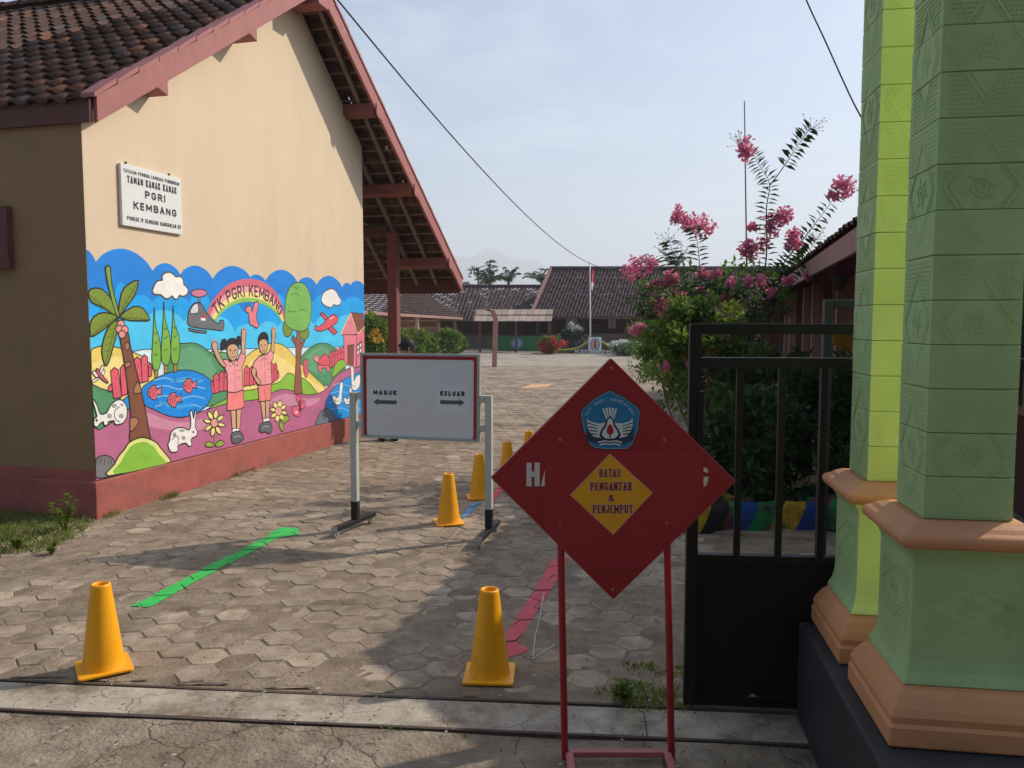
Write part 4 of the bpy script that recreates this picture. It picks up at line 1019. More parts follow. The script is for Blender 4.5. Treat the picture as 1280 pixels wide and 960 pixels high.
for word, px, ay, flip, corners in (('MASUK', (262, 226), 264, -1, [(192, 196), (318, 198), (318, 296), (192, 294)]), ('KELUAR', (531, 230), 265, 1, [(465, 200), (600, 203), (600, 308), (466, 306)])):
    mb = MB(); mb.prism([B(x, y, .0085) for x, y in corners], BN * .0008); pap = mb.build('paper_notice', m_paper, stand)
    pap['label'] = 'paper reading %s over an arrow' % word
    ex = BX; mb = MB(); w = (B(310, 226) - B(216, 226)).length if flip < 0 else (B(580, 230) - B(482, 230)).length
    stroke_text(mb, word, B(px[0], px[1], .0096), BX, UP, .036, w, .0105); mb.build('lettering', m_black, pap)
    cpt = B(px[0], ay, .0099); a = w * .5; mb = MB()
    pts = [(-.5, -.028 / w * .5), (.28, -.028 / w * .5), (.28, -.05 / w * .5 * 1.1), (.5, 0), (.28, .05 / w * .5 * 1.1), (.28, .028 / w * .5), (-.5, .028 / w * .5)]
    mb.poly([cpt + BX * (x * w * flip) + UP * (y * w) for x, y in pts]); mb.build('arrow', m_grey, pap)
for sd, (x0, x1), ytop, ysl, ybot, arms in ((-1, (118, 150), 225, 660, 757, ((225, 250, 170), (340, 365, 170))), (1, (660, 690), 238, 692, 793, ((238, 266, 640), (356, 382, 640)))):
    xm = (x0 + x1) / 2; top = B(xm, ytop); bz = .096; hw = .0245
    base = V((top.x, top.y, bz)); zs = B(xm, ysl).z
    mb = MB(); mb.obox(V((top.x, top.y, (top.z + zs) / 2)) - BN * .002, (hw, hw, (top.z - zs) / 2), (BX, BN, UP)); post = mb.build('post', m_post, stand, bevel=.003)
    mb = MB(); mb.obox(V((top.x, top.y, (bz + zs) / 2)) - BN * .002, (hw + .0008, hw + .0008, (zs - bz) / 2), (BX, BN, UP)); mb.build('black_band', m_blackpaint, post, bevel=.003)
    for (ya, yb, xe) in arms:
        a, b = B((x1 if sd < 0 else x0), (ya + yb) / 2), B(xe + (4 if sd < 0 else -4), (ya + yb) / 2); hh = (B(xm, ya).z - B(xm, yb).z) / 2
        mb = MB(); mb.obox((a + b) / 2 - BN * .002, ((b - a).length / 2, .019, hh), (BX, BN, UP)); mb.build('arm', m_post, stand, bevel=.003)
    f0, f1 = (G(421, 672), G(459, 656)) if sd < 0 else (G(598, 690), G(621, 666))
    fd = (f1 - f0).normalized(); fx = V((fd.y, -fd.x, 0)); ctr = V((base.x, base.y, 0)); a = ctr - fd * .27; b = ctr + fd * .25
    mb = MB(); mb.beam(a + UP * .078, b + UP * .078, .045, .035); foot = mb.build('foot', m_blackpaint, stand, bevel=.003)
    mb = MB(); mb.obox(a - fd * .001 + UP * .078, (.0235, .002, .0185), (fx, fd, UP)); mb.build('end_cap', m_steel, foot)
    for p in (a + fd * .03, b - fd * .03):
        mb = MB(); axx = (fd, UP, fx)
        mb.lathe([(.0, -.012), (.030, -.012), (.034, -.008), (.034, .008), (.030, .012), (0, .012)], p + UP * .047 - fd * .012, 18, ax=axx); mb.build('castor_wheel', m_rubber, foot, smooth=False)
        mb = MB()
        for s in (-1, 1): mb.obox(p + UP * .049 + fx * .0165 * s - fd * .006, (.0015, .014, .016), (fx, fd, UP))
        mb.obox(p + UP * .0585, (.018, .016, .0015), (fx, fd, UP)); mb.lathe([(.007, 0), (.007, .006)], p + UP * .054, 10); mb.build('castor_fork', m_steel, foot)

# ------------------------------------------------------------------ red diamond sign in the foreground
SY = 2.70
S0 = V((0, SY, 0)); SN = V((0.02, -1, 0)).normalized(); SX = V((-SN.y, SN.x, 0))
def S(zx, zy, o=0.0): return onplane(600 + zx / 3.0, 440 + zy / 3.0, S0, SN) + SN * o
dia = thing('diamond_sign', (S(495, 470).x, SY, 0), 'dark red diamond warning sign with blue crest and yellow plate on two red legs', 'sign')
dc = [S(492, 27), S(957, 485), S(500, 926), S(45, 472)]
m_redlite = MAT('red_edge', (0.45, 0.12, 0.12), 0.5, 0.05, 8, 0.05, 60)
mb = MB(); mb.prism([p - SN * .004 for p in dc], SN * .004); mb.build('panel', m_redsheet, dia)
mb = MB()
for i in range(4):
    a, b = dc[i], dc[(i + 1) % 4]; mb.beam(a - SN * .015, b - SN * .015, .006, .022, up=SN)
mb.build('panel_rim', m_redlite, dia)
m_red2 = MAT('red_overlay', (0.32, 0.016, 0.024), 0.5, 0.05, 8, 0.04, 30)
def inpoly_clip(pts): return clip_convex(pts, [(p.x, p.z) for p in (dc if True else dc)][::-1])
ov = [(S(x, y).x, S(x, y).z) for x, y in ((243, 368), (838, 370), (836, 812), (243, 812))]
cl = clip_convex(ov, [(p.x, p.z) for p in dc][::-1])
mb = MB(); mb.prism([V((x, S0.y + (x * SN.x) / -SN.y * 1.0, z)) + SN * .001 for x, z in cl], SN * .0012); mb.build('cover_sheet', m_red2, dia)
mb = MB(); wl_ = lin((205, 200, 196)); o = .0010
stroke_text(mb, 'H', S(199, 459, o), SX, UP, S(0, 414).z - S(0, 503).z, S(224, 0).x - S(174, 0).x, .0175, 0, wl_)
pa = [(228, 503), (243, 440), (243, 503)]; mb.poly([S(x, y, o) for x, y in pa], 0, wl_)
mb.poly([S(x, y, o) for x, y in ((838, 433), (848, 434), (855, 444), (856, 452), (846, 452), (838, 446))], 0, wl_)
mb.poly([S(x, y, o) for x, y in ((838, 468), (857, 468), (854, 486), (848, 500), (838, 506))], 0, wl_)
mb.build('lettering', m_print, dia)
# crest
mb = MB(); kk = [0]
def crest(pts, col, sm=0, mirror=False):
    kk[0] += 1; o = .0016 + kk[0] * .00025
    for mm in ((False, True) if mirror else (False,)):
        pp = smooth_poly(pts, sm) if sm else pts
        mb.poly([S((974 - x) if mm else x, y, o) for x, y in pp], 0, lin(col))
pent = [(487, 142), (545, 172), (592, 206), (601, 222), (594, 290), (572, 346), (552, 364), (490, 366), (430, 362), (408, 346), (386, 290), (376, 230), (384, 212), (430, 172)]
crest(pent, (40, 34, 40)); kc = lambda k: [(488 + (x - 488) * k, 258 + (y - 258) * k) for x, y in pent]
crest(kc(.975), (150, 180, 200)); crest(kc(.955), (26, 120, 168))
crest([(398, 330), (400, 250), (412, 262), (440, 272), (470, 266), (480, 285), (487, 268), (487, 338), (440, 345)], (34, 60, 84), 0, True)
WHc = (214, 220, 224)
crest([(402, 248), (412, 260), (442, 268), (470, 264), (482, 280), (476, 300), (470, 316), (452, 322), (424, 316), (410, 298), (402, 276)], WHc, 0, True)
for dy in (0, 14, 28, 42): crest([(402 + dy * .25, 262 + dy), (440, 276 + dy * .7), (440, 279 + dy * .7), (404 + dy * .25, 268 + dy)], (34, 60, 84), 0, True)
for k in range(5):
    x0 = 458 + k * 12; xb = 474 + k * 5.5; crest([(x0, 208 + abs(k - 2) * 2), (x0 + 8, 207 + abs(k - 2) * 2), (xb + 4, 256), (xb, 256)], WHc)
crest([(487, 238), (474, 252), (468, 272), (454, 292), (446, 312), (460, 326), (487, 332)], (30, 44, 60), 0, True)
crest([(487, 246), (478, 256), (474, 276), (461, 294), (456, 310), (468, 322), (487, 325)], WHc, 0, True)
crest([(487, 268), (498, 284), (500, 298), (494, 308), (480, 308), (474, 298), (476, 284)], (168, 26, 40), 2)
crest([(484, 308), (490, 308), (489, 326), (485, 326)], (30, 44, 60))
crest([(440, 336), (465, 330), (487, 333), (487, 337), (466, 335), (446, 340)], WHc, 0, True)
crest([(446, 346), (466, 340), (487, 343), (487, 347), (468, 345), (452, 350)], WHc, 0, True)
tt = 'TUT WURI HANDAYANI'; ctr2 = (487, 262)
for i, ch in enumerate(tt):
    if ch == ' ': continue
    a = R(160 - i * 140 / (len(tt) - 1)); rad = 92
    p = S(ctr2[0] + rad * math.cos(a), ctr2[1] - rad * .92 * math.sin(a), .0062); tx = SX * math.sin(a) - UP * math.cos(a); ty = SX * math.cos(a) + UP * math.sin(a)
    stroke_text(mb, ch, p, tx, ty, .0115, .0085 * WIDE.get(ch, 1), .002, 0, lin((170, 196, 205)))
mb.build('crest', m_print, dia)
mb = MB(); dp = [S(486, 380), S(648, 527), S(499, 685), S(337, 536)]
mb.prism([p + SN * .0023 for p in dp], SN * .0012, 0, lin((196, 150, 150)))
ctr = sum(dp, V((0, 0, 0))) / 4
mb.poly([ctr + (p - ctr) * .98 + SN * .0038 for p in dp], 0, lin((226, 160, 24))); mb.build('yellow_plate', m_print, dia)
mb = MB()
for t, cx, cy, w, h in (('BATAS', 487, 453, 80, 30), ('PENGANTAR', 491, 503, 155, 31), ('&', 491, 546, 20, 26), ('PENJEMPUT', 497, 588, 150, 32)):
    ww = S(cx + w / 2, cy).x - S(cx - w / 2, cy).x; hh = S(cx, cy - h / 2).z - S(cx, cy + h / 2).z
    n_ = len(t); wt = ww / n_ * .30 if n_ > 1 else .005; stroke_text(mb, t, S(cx, cy, .0042), SX, UP, hh * 1.10, ww * 1.03, wt * 1.55, 0, lin((214, 186, 190)), wt * 1.1); stroke_text(mb, t, S(cx, cy, .0048), SX, UP, hh, ww, wt, 0, lin((112, 18, 44)), wt * .85)
mb.build('lettering', m_print, dia)
mb = MB()
for bx, by in ((300, 330), (690, 330), (300, 640), (700, 640), (492, 60), (498, 890)): mb.lathe([(0, .0028), (.0045, .0022), (.006, 0)], S(bx, by, .0012), 10, ax=(SX, UP, SN))
mb.build('bolt', m_redlite, dia)
m_redtube = MAT('red_tube_paint', (0.36, 0.016, 0.026), 0.4, 0.12, 9, 0.15, 70)
for xt, xb in ((700, 706), (833, 839)):
    a = onplane(xb, 975, S0 - SN * .022, SN); a.z = 0.0; b = onplane(xt, 640, S0 - SN * .022, SN)
    mb = MB(); mb.tube([a + UP * .01, b], .0125, 12); mb.build('leg', m_redtube, dia, smooth=False)
mb = MB(); xa, xb = onplane(712, 945, S0, SN).x, onplane(834, 948, S0, SN).x
zf = 0.035
for a, b in ((V((xa, SY + .02, zf)), V((xb, SY + .02, zf))), (V((xa, SY + .01, zf)), V((xa, SY - .38, .02))), (V((xb, SY + .01, zf)), V((xb, SY - .38, .02))), (V((xa, SY - .38, .02)), V((xb, SY - .38, .02)))):
    mb.beam(a, b, .026, .02)
mb.build('base_frame', m_redlite, dia, bevel=.002)

# ------------------------------------------------------------------ sliding gate
m_gate = MAT('black_gate_paint', (0.012, 0.012, 0.013), 0.45, 0.25, 7, 0.15, 70, spec=.25)
m_gatetop = MAT('dark_frame_paint', (0.035, 0.045, 0.04), 0.5, 0.2, 7, 0.15, 70)
def RLG(x, off): return RL(x, off + .028)                  # the gate runs just behind the first rail
def GP(px, py):                                             # on the gate's plane, just behind the first rail
    return onplane(px, py, RLG(0, .0), RN)
ga = GP(858, 600); g0x = ga.x; gate = thing('sliding_gate', RLG(g0x, 0.0) + UP * .025, 'black steel sliding gate with vertical bars over a solid lower panel', 'gate')
def gz(py): return GP(870, py).z
def gbar(name, x0, z0, x1, z1, w=.04, dpt=.04, off=0.0, m=None):
    mb = MB(); a, b = RLG(x0, off) + UP * z0, RLG(x1, off) + UP * z1; mb.beam(a, b, w if abs(x1 - x0) > 1e-6 else dpt, dpt if abs(x1 - x0) > 1e-6 else w, up=UP if abs(x1 - x0) > 1e-6 else RN)
    return mb.build(name, m or m_gate, gate, bevel=.003)
zt, zm, zl = gz(411), gz(453), gz(697); x1 = g0x + 2.7; zb = 0.022
xl = GP(865, 600).x
gbar('frame_post', xl, zb, xl, zt + .02, .044, .044)
gbar('frame_post', x1, zb, x1, zt + .02, .044, .044)
for z, w in ((zt, .04), (zm, .04), (zl, .036), (zb + .02, .04)): gbar('rail', xl + .0225, z, x1 - .0225, z, .038, w)
for k, px in enumerate((922, 974, 1026, 1078, 1130, 1182, 1234)):
    x = GP(px, 580).x; wide = (k % 3 == 2)
    gbar('bar', x, zl + .0185, x, zm - .0205, .032 if wide else .020, .026)
mb = MB(); a, b = RLG(xl + .023, .006), RLG(x1 - .023, .006); mb.prism([a + UP * (zb + .041), b + UP * (zb + .041), b + UP * (zl - .0185), a + UP * (zl - .0185)], RN * .003); mb.build('lower_panel', m_gate, gate)
mb = MB(); mb.obox(RLG(GP(874, 500).x, -.022) + UP * gz(537), (.012, .012, gz(488) - gz(537)), (RD, RN, UP)); mb.build('latch_tube', m_gate, gate, bevel=.002)
for sx in (.25, 2.2):
    mb = MB(); mb.lathe([(0, -.012), (.028, -.012), (.022, 0), (.028, .012), (0, .012)], RLG(xl + sx, 0) + UP * .041, 16, ax=(RD, UP, RN)); mb.build('gate_wheel', m_steel, gate)
# fixed fence panel behind the gate
fo = 0.42
fz = onplane(1024, 380, RL(0, fo), RN); fence = thing('fence_panel', RL(fz.x, fo), 'dark steel fence panel standing just behind the sliding gate', 'fence')
def fbar(name, x0, z0, x1_, z1_):
    mb = MB(); v = abs(x1_ - x0) < 1e-6; mb.beam(RL(x0, fo) + UP * z0, RL(x1_, fo) + UP * z1_, .036, .036, up=RN if v else UP); mb.build(name, m_gatetop, fence, bevel=.003)
fbar('fence_post', fz.x, 0, fz.x, fz.z + .018); fbar('fence_post', fz.x + 1.9, 0, fz.x + 1.9, fz.z + .018); fbar('fence_rail', fz.x + .019, fz.z, fz.x + 1.881, fz.z); fbar('fence_rail', fz.x + .019, .25, fz.x + 1.881, .25)
for k in range(1, 6): fbar('fence_bar', fz.x + k * .32, .27, fz.x + k * .32, fz.z - .019)

# ------------------------------------------------------------------ gate pillars on their dark plinth
PA = R(-8.5); AX = V((math.cos(PA), math.sin(PA), 0)); AY = V((-math.sin(PA), math.cos(PA), 0))
m_green = MAT('green_pillar_paint', (0.35, 0.51, 0.225), 0.66, 0.18, 6, 0.5, 55, col2=(0.25, 0.41, 0.19), c2pos=(0.5, 0.75), c2scale=3, bdist=.003)
m_lime_bounce = MAT('lime_pillar_paint', (0.70, 0.86, 0.27), 0.6, 0.10, 5, 0.35, 55, bdist=.003)  # lime colour stands in for light bounced between the green pillars
m_orange = MAT('orange_moulding_paint', (0.62, 0.285, 0.125), 0.62, 0.16, 6, 0.35, 55, col2=(0.42, 0.19, 0.11), c2pos=(0.5, 0.75), c2scale=3, bdist=.003)
m_granite = MAT('dark_plinth_render', (0.030, 0.030, 0.034), 0.6, 0.25, 12, 0.3, 120)
ZB = 0.39
b0 = G(1111, 934, ZB)                                       # near left front corner of the near base
HB = 0.215
def pillar(corner, label, lime):
    c = corner + AX * HB + AY * HB; c.z = ZB
    t = thing('gate_pillar', c, label, 'pillar', 'gate pillars beside the gate opening')
    mats = [m_green, m_lime_bounce if lime else m_green]
    mb = MB(); mb.square_loft([(HB, 0), (HB, .055), (HB - .006, .065), (HB - .004, .085), (HB - .012, .105), (HB - .03, .135), (HB - .044, .15), (HB - .048, .16)], c, AX, AY); mb.build('base_moulding', m_orange, t, bevel=.006)
    h1 = .166
    mb = MB(); mb.square_loft([(h1 + .004, .160), (h1, .172), (h1 - .010, .195), (h1 - .016, .225), (h1 - .018, .26), (h1 - .018, .505), (h1 - .012, .522), (h1 - .002, .534), (h1, .545)], c, AX, AY); ped = mb.build('pedestal', mats[0], t, bevel=.004)
    hp = h1 - .018
    zc0 = .545
    mb = MB(); mb.square_loft([(h1 + .008, zc0), (h1 + .024, zc0 + .010), (h1 + .030, zc0 + .024), (h1 + .025, zc0 + .039), (h1 + .008, zc0 + .048), (h1 - .004, zc0 + .058), (h1 - .030, zc0 + .070)], c, AX, AY); mb.build('capital', m_orange, t, bevel=.006)
    hs = 0.115; z = zc0 + .070; k = 0
    def relief(mbr, face, half, zlo, z0, z1, hgt):
        """the part between z0 and z1 of a cast pattern (a ribbed diamond, a rosette, beaded corners) hgt high from zlo"""
        n, u = face; nz = c + n * (half + .0004); w = half * .84; Hh = hgt / 2; zm_ = zlo + Hh
        def rib(a, b, wd, th=.0032):
            th *= .62
            if a[1] > b[1]: a, b = b, a
            lo, hi = z0 + .004, z1 - .004
            if b[1] <= lo or a[1] >= hi: return
            dz = max(b[1] - a[1], 1e-9); t0, t1 = max(0, (lo - a[1]) / dz), min(1, (hi - a[1]) / dz)
            q = [(a[0] + (b[0] - a[0]) * t, a[1] + (b[1] - a[1]) * t) for t in (t0, t1)]
            a3, b3 = (nz + u * x + UP * (y - c.z) for x, y in q)
            if (b3 - a3).length > .002: mbr.beam(a3, b3, th, wd, up=n.cross(b3 - a3))
        dv = [(-w, zm_), (0, zm_ + Hh * .80), (w, zm_), (0, zm_ - Hh * .80)]
        for i in range(4):
            a_, b_ = dv[i], dv[(i + 1) % 4]; rib(a_, b_, .007, .0042); k_ = .86
            rib((a_[0] * k_, zm_ + (a_[1] - zm_) * k_), (b_[0] * k_, zm_ + (b_[1] - zm_) * k_), .003, .0022)
        for rr_, wd in ((.026, .006), (.012, .008)):
            for i in range(10):
                a_, b_ = i * math.pi / 5, (i + 1) * math.pi / 5; rib((rr_ * math.cos(a_), zm_ + rr_ * math.sin(a_)), (rr_ * math.cos(b_), zm_ + rr_ * math.sin(b_)), wd, .004)
        for i in range(6):
            a_ = i * math.pi / 3; rib((.03 * math.cos(a_), zm_ + .03 * math.sin(a_)), (.046 * math.cos(a_ + .3), zm_ + .046 * math.sin(a_ + .3)), .008, .003)
        row = .0125; m_ = int(hgt / row)
        for j in range(1, m_):
            zz = zlo + j * row
            if not (z0 + .006 < zz < z1 - .006): continue
            e = abs(zz - zm_) / (Hh * .80)
            for s_ in (-1, 1):
                x0_ = w * max(0.06, 1 - e) + .010; x = x0_ + (.004 if j % 2 else 0)
                if e > 1.02: x = .004 + (.006 if j % 2 else 0)
                while x < w - .004:
                    cpt = nz + u * (x * s_) + UP * (zz - c.z); mbr.obox(cpt, (.0042, .0008, .0026), (u, n, UP)); x += .0125
    faces = ((-AY, AX), (-AX, AY), (AY, AX), (AX, AY))
    hz = .1215; course = 0
    while z < 3.15:                                         # cast blocks, three courses to a pattern
        mb = MB(); jog = random.uniform(-.001, .001); gp = .0035 if course % 3 == 0 else .0018
        mb.square_loft([(hs - .003, z + .0006), (hs + jog, z + gp), (hs + jog, z + hz - gp), (hs - .003, z + hz - .0006)], c, AX, AY)
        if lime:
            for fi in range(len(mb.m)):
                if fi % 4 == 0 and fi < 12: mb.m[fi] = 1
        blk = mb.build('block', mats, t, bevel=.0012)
        if z < 2.75:
            for fi, fc in enumerate(faces[:2]):
                mbr = MB(); zg = c.z + z - (course % 3) * hz; relief(mbr, fc, hs, zg, c.z + z, c.z + z + hz, 3 * hz)
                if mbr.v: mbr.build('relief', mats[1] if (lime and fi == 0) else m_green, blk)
        z += hz; course += 1
    for fi, fc in enumerate(faces[:2]):
        mbr = MB()
        relief(mbr, fc, hp, c.z + .29, c.z + .29, c.z + .47, .18)
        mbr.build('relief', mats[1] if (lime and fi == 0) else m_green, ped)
    if lime:                                                # bounced light put into the pedestal front's colour
        me = ped.data; me.materials.append(m_lime_bounce)
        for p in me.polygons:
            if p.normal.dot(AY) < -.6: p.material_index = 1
    return t
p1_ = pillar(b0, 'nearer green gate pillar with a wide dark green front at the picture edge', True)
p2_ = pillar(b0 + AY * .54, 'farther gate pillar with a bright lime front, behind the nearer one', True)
for p in p1_.children:                                      # near pillar: bounce tint only on the side facing its neighbour
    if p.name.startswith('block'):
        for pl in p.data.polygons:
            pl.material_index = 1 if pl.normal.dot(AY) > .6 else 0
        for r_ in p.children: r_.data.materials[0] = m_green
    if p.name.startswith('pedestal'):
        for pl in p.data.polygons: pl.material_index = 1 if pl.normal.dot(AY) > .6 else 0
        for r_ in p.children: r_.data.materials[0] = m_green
mb = MB()
pc = b0 - AX * .05 - AY * .5; q0 = V((pc.x, pc.y, -.05))
pts = [q0, q0 + AX * .72, q0 + AX * .72 + AY * 1.45, q0 + AY * 1.45]
mb.prism(pts, UP * (ZB - .003 + .05)); mb.build('pillar_plinth', m_granite, label='low black rendered plinth carrying both green gate pillars', cat='plinth', bevel=.012)
# ------------------------------------------------------------------ classroom building along the right side
m_maroon = MAT('maroon_wall_paint', (0.135, 0.045, 0.040), 0.75, 0.15, 5, 0.2, 60)
m_greywall = MAT('grey_brown_wall', (0.20, 0.155, 0.13), 0.85, 0.12, 3, 0.2, 60)
m_fascia = MAT('dusty_pink_board', (0.34, 0.185, 0.165), 0.75, 0.15, 6, 0.3, 50)
m_glassdk = MAT('dark_pane', (0.03, 0.034, 0.038), 0.12, 0.1, 4, 0.0)
m_lightpane = MAT('pale_pane', (0.55, 0.55, 0.52), 0.3, 0.1, 4, 0.0)
E0 = V((2.13, 4.86, 0)); EZ = 2.21
RLEN, RP = 15.0, 0.47
def RB(s, o, z): return E0 + D * s + N * o + UP * z         # along the yard, inwards from the eave, height
cls = thing('classroom_building', RB(0, .8, 0), 'long dark maroon classroom along the right side of the yard behind the shrubs', 'building')
RW = 3.1                                                    # eave to ridge, in plan
def rz(o): return EZ + RP * min(o, 2 * RW - o)
# roof: rows of tiles as real ridged sheet, both slopes
def ridged_roof(mb, p00, p10, p11, p01, ncol, nrow, amp, mi=0, drop=0.018):
    nrm = (p10 - p00).cross(p01 - p00).normalized()
    if nrm.z < 0: nrm = -nrm
    sub = 4
    for r in range(nrow):
        v0, v1 = r / nrow, (r + 1) / nrow; vs = []
        for v, lift in ((v0, drop), (v1, 0)):
            for i in range(ncol * sub + 1):
                u = i / (ncol * sub); a = p00.lerp(p10, u); b = p01.lerp(p11, u)
                vs.append(a.lerp(b, v) + nrm * (lift + amp * math.sin(2 * math.pi * i / sub + .6) + amp * .22 * math.sin(i * 12.9898 + r * 78.233)))
        n = ncol * sub + 1
        mb.add(vs, [(i, i + 1, n + i + 1, n + i) for i in range(n - 1)], mi)
mb = MB(); ridged_roof(mb, RB(0, 0, EZ), RB(RLEN, 0, EZ), RB(RLEN, RW, rz(RW)), RB(0, RW, rz(RW)), 70, 16, .022)
ridged_roof(mb, RB(RLEN, 2 * RW, EZ), RB(0, 2 * RW, EZ), RB(0, RW, rz(RW)), RB(RLEN, RW, rz(RW)), 70, 16, .022)
mb.build('roof_tiling', m_tile, cls, kind='stuff')
mb = MB(); mb.prism([RB(0.02, .012, EZ - .19), RB(RLEN, .012, EZ - .19), RB(RLEN, .012, EZ - .03), RB(.02, .012, EZ - .03)], N * .03); mb.build('fascia_board', m_fascia, cls)
for a, b in ((0, RW), (2 * RW, RW)):
    mb = MB(); p, q_ = RB(0.0, a, EZ - .2), RB(0.0, b - (.002 if a == 0 else -.002), rz(RW) - .2); mb.prism([p, q_, q_ + UP * .185, p + UP * .185], D * .03); mb.build('rake_board', m_fascia, cls)
mb = MB(); mb.prism([RB(.03, .04, EZ - .05), RB(RLEN, .04, EZ - .05), RB(RLEN, RW, rz(RW) - .06), RB(.03, RW, rz(RW) - .06)], UP * .02); mb.build('ceiling', m_darkwood, cls)
GS = 0.55
mb = MB(); mb.prism([RB(GS, 1.3, -.05), RB(GS, 5.6, -.05), RB(GS, 5.6, rz(5.6) - .08), RB(GS, RW, rz(RW) - .08), RB(GS, 1.3, rz(1.3) - .08)], D * .15); mb.build('gable_wall', m_maroon, cls)
mb = MB(); mb.prism([RB(GS + .152, 1.3, -.05), RB(RLEN - .2, 1.3, -.05), RB(RLEN - .2, 1.3, rz(1.3) - .08), RB(GS + .152, 1.3, rz(1.3) - .08)], N * .15); wallr = mb.build('front_wall', m_maroon, cls)
mb = MB(); mb.prism([RB(GS + .15, 5.45, -.05), RB(RLEN - .2, 5.45, -.05), RB(RLEN - .2, 5.45, rz(5.45) - .08), RB(GS + .15, 5.45, rz(5.45) - .08)], N * .15); mb.build('back_wall', m_maroon, cls)
mb = MB(); mb.prism([RB(RLEN - .2, 1.3, -.05), RB(RLEN - .2, 5.6, -.05), RB(RLEN - .2, 5.6, rz(5.6) - .08), RB(RLEN - .2, RW, rz(RW) - .08), RB(RLEN - .2, 1.3, rz(1.3) - .08)], D * .15); mb.build('gable_wall', m_maroon, cls)
mb = MB(); mb.prism([RB(GS - .3, .35, -.05), RB(RLEN, .35, -.05), RB(RLEN, 1.298, -.05), RB(GS - .3, 1.298, -.05)], UP * .2); mb.build('veranda_floor', m_sill, cls)
mb = MB(); mb.prism([RB(RLEN - .25, .1, -.05), RB(RLEN - .25, 1.297, -.05), RB(RLEN - .25, 1.297, rz(1.3) - .1), RB(RLEN - .25, .1, EZ - .05)], D * .12); mb.build('end_wall', m_maroon, cls)
s = 1.0
while s < RLEN - .5:
    mb = MB(); mb.obox(RB(s, .55, (EZ - .06 + .15) / 2), (.055, .055, (EZ - .06 - .15) / 2), (D, N, UP)); mb.build('veranda_post', m_fascia if int(s) % 2 else m_darkwood, cls, bevel=.004); s += 1.35
mb = MB(); mb.beam(RB(.1, .55, EZ - .10 + .25), RB(RLEN - .1, .55, EZ - .10 + .25), .1, .12); mb.build('veranda_beam', m_darkwood, cls)
for k in range(6):
    s = 1.6 + k * 2.2; isdoor = k % 3 == 1
    mb = MB(); z0, z1 = (.16, 2.05) if isdoor else (.95, 2.0)
    for a, b in ((s - .45, s - .39), (s + .39, s + .45), (s - .03, s + .03)): mb.prism([RB(a, 1.296, z0), RB(b, 1.296, z0), RB(b, 1.296, z1), RB(a, 1.296, z1)], N * -.03)
    for a, b in ((z0 - .06, z0), (z1, z1 + .06)): mb.prism([RB(s - .45, 1.295, a), RB(s + .45, 1.295, a), RB(s + .45, 1.295, b), RB(s - .45, 1.295, b)], N * -.03)
    f = mb.build('door' if isdoor else 'window', m_fascia, cls)
    mb = MB(); mb.prism([RB(s - .39, 1.297, z0), RB(s + .39, 1.297, z0), RB(s + .39, 1.297, z1), RB(s - .39, 1.297, z1)], N * -.006); mb.build('panel' if isdoor else 'pane', m_darkwood if isdoor else m_glassdk, f)
fl = MB(); fp = onplane(1056, 424, RB(0, .48, 0), N)
for k in range(8):
    a, b = k * math.pi / 4, (k + 1) * math.pi / 4; mm = (a + b) / 2; r = .13
    fl.prism([fp, fp + N * r * math.cos(a) * .8 + UP * r * math.sin(a) * .8, fp + N * r * math.cos(mm) * 1.1 + UP * r * math.sin(mm) * 1.1, fp + N * r * math.cos(b) * .8 + UP * r * math.sin(b) * .8], D * .012)
fl.build('flower_disc', MAT('yellow_paint', (0.70, 0.36, 0.03), 0.6, 0.1, 8, 0.1), label='yellow flower shaped disc hung on the classroom veranda beyond the gate', cat='decoration')

# ------------------------------------------------------------------ planting
def leaf(mb, p, d, up, L, w, mi=0):
    d = d.normalized(); s = d.cross(up); s = s.normalized() if s.length > 1e-4 else V((1, 0, 0)); n = s.cross(d)
    mid = p + d * L * .45 + n * L * .06
    mb.add([p, mid + s * w * .5, p + d * L - n * L * .10, mid - s * w * .5], [(0, 1, 2, 3)], mi)
def rnd3(r): 
    while True:
        v = V((r.uniform(-1, 1), r.uniform(-1, 1), r.uniform(-1, 1)))
        if .01 < v.length < 1: return v.normalized()
def crown(mb, c, rad, nclump, nper, L, w, seed, mats=1, lobe=.30, droop=0.0, shell=.55):
    r = random.Random(seed); c = V(c)
    for k in range(nclump):
        u = rnd3(r); rr = shell + (1 - shell) * r.random(); cc = c + V((u.x * rad[0], u.y * rad[1], u.z * rad[2])) * rr
        sz = r.uniform(.6, 1.25) * lobe; mi = r.randrange(mats)
        for _ in range(int(nper * sz / lobe)):
            v = rnd3(r) * (r.random() ** .5); p = cc + V((v.x * rad[0], v.y * rad[1], v.z * rad[2])) * sz
            d = (rnd3(r) + u * .8 + V((0, 0, .15 - droop))); leaf(mb, p, d, (rnd3(r) * .5 + UP).normalized(), L * r.uniform(.6, 1.25), w * r.uniform(.7, 1.2), mi)
def stems(mb, base, top, n, spread, r0, seed, segs=5):
    r = random.Random(seed)
    for k in range(n):
        a = r.uniform(0, 6.28); b = V(base) + V((math.cos(a), math.sin(a), 0)) * r.uniform(0, .08); e = V(top) + V((r.uniform(-1, 1) * spread[0], r.uniform(-1, 1) * spread[1], r.uniform(-.5, .5) * spread[2]))
        pts = []
        for i in range(segs + 1):
            t = i / segs; pts.append(b.lerp(e, t) + V((r.uniform(-1, 1), r.uniform(-1, 1), 0)) * .05 * (e - b).length * math.sin(math.pi * t) * .6)
        mb.tube(pts, [r0 * (1 - .75 * i / segs) for i in range(segs + 1)], 6)
m_bark = MAT('shrub_bark', (0.16, 0.115, 0.08), 0.9, 0.25, 14, 0.5, 60)
lf_dark = LEAF('leaf_dark', (0.026, 0.055, 0.018), (0.068, 0.125, 0.036), .4)
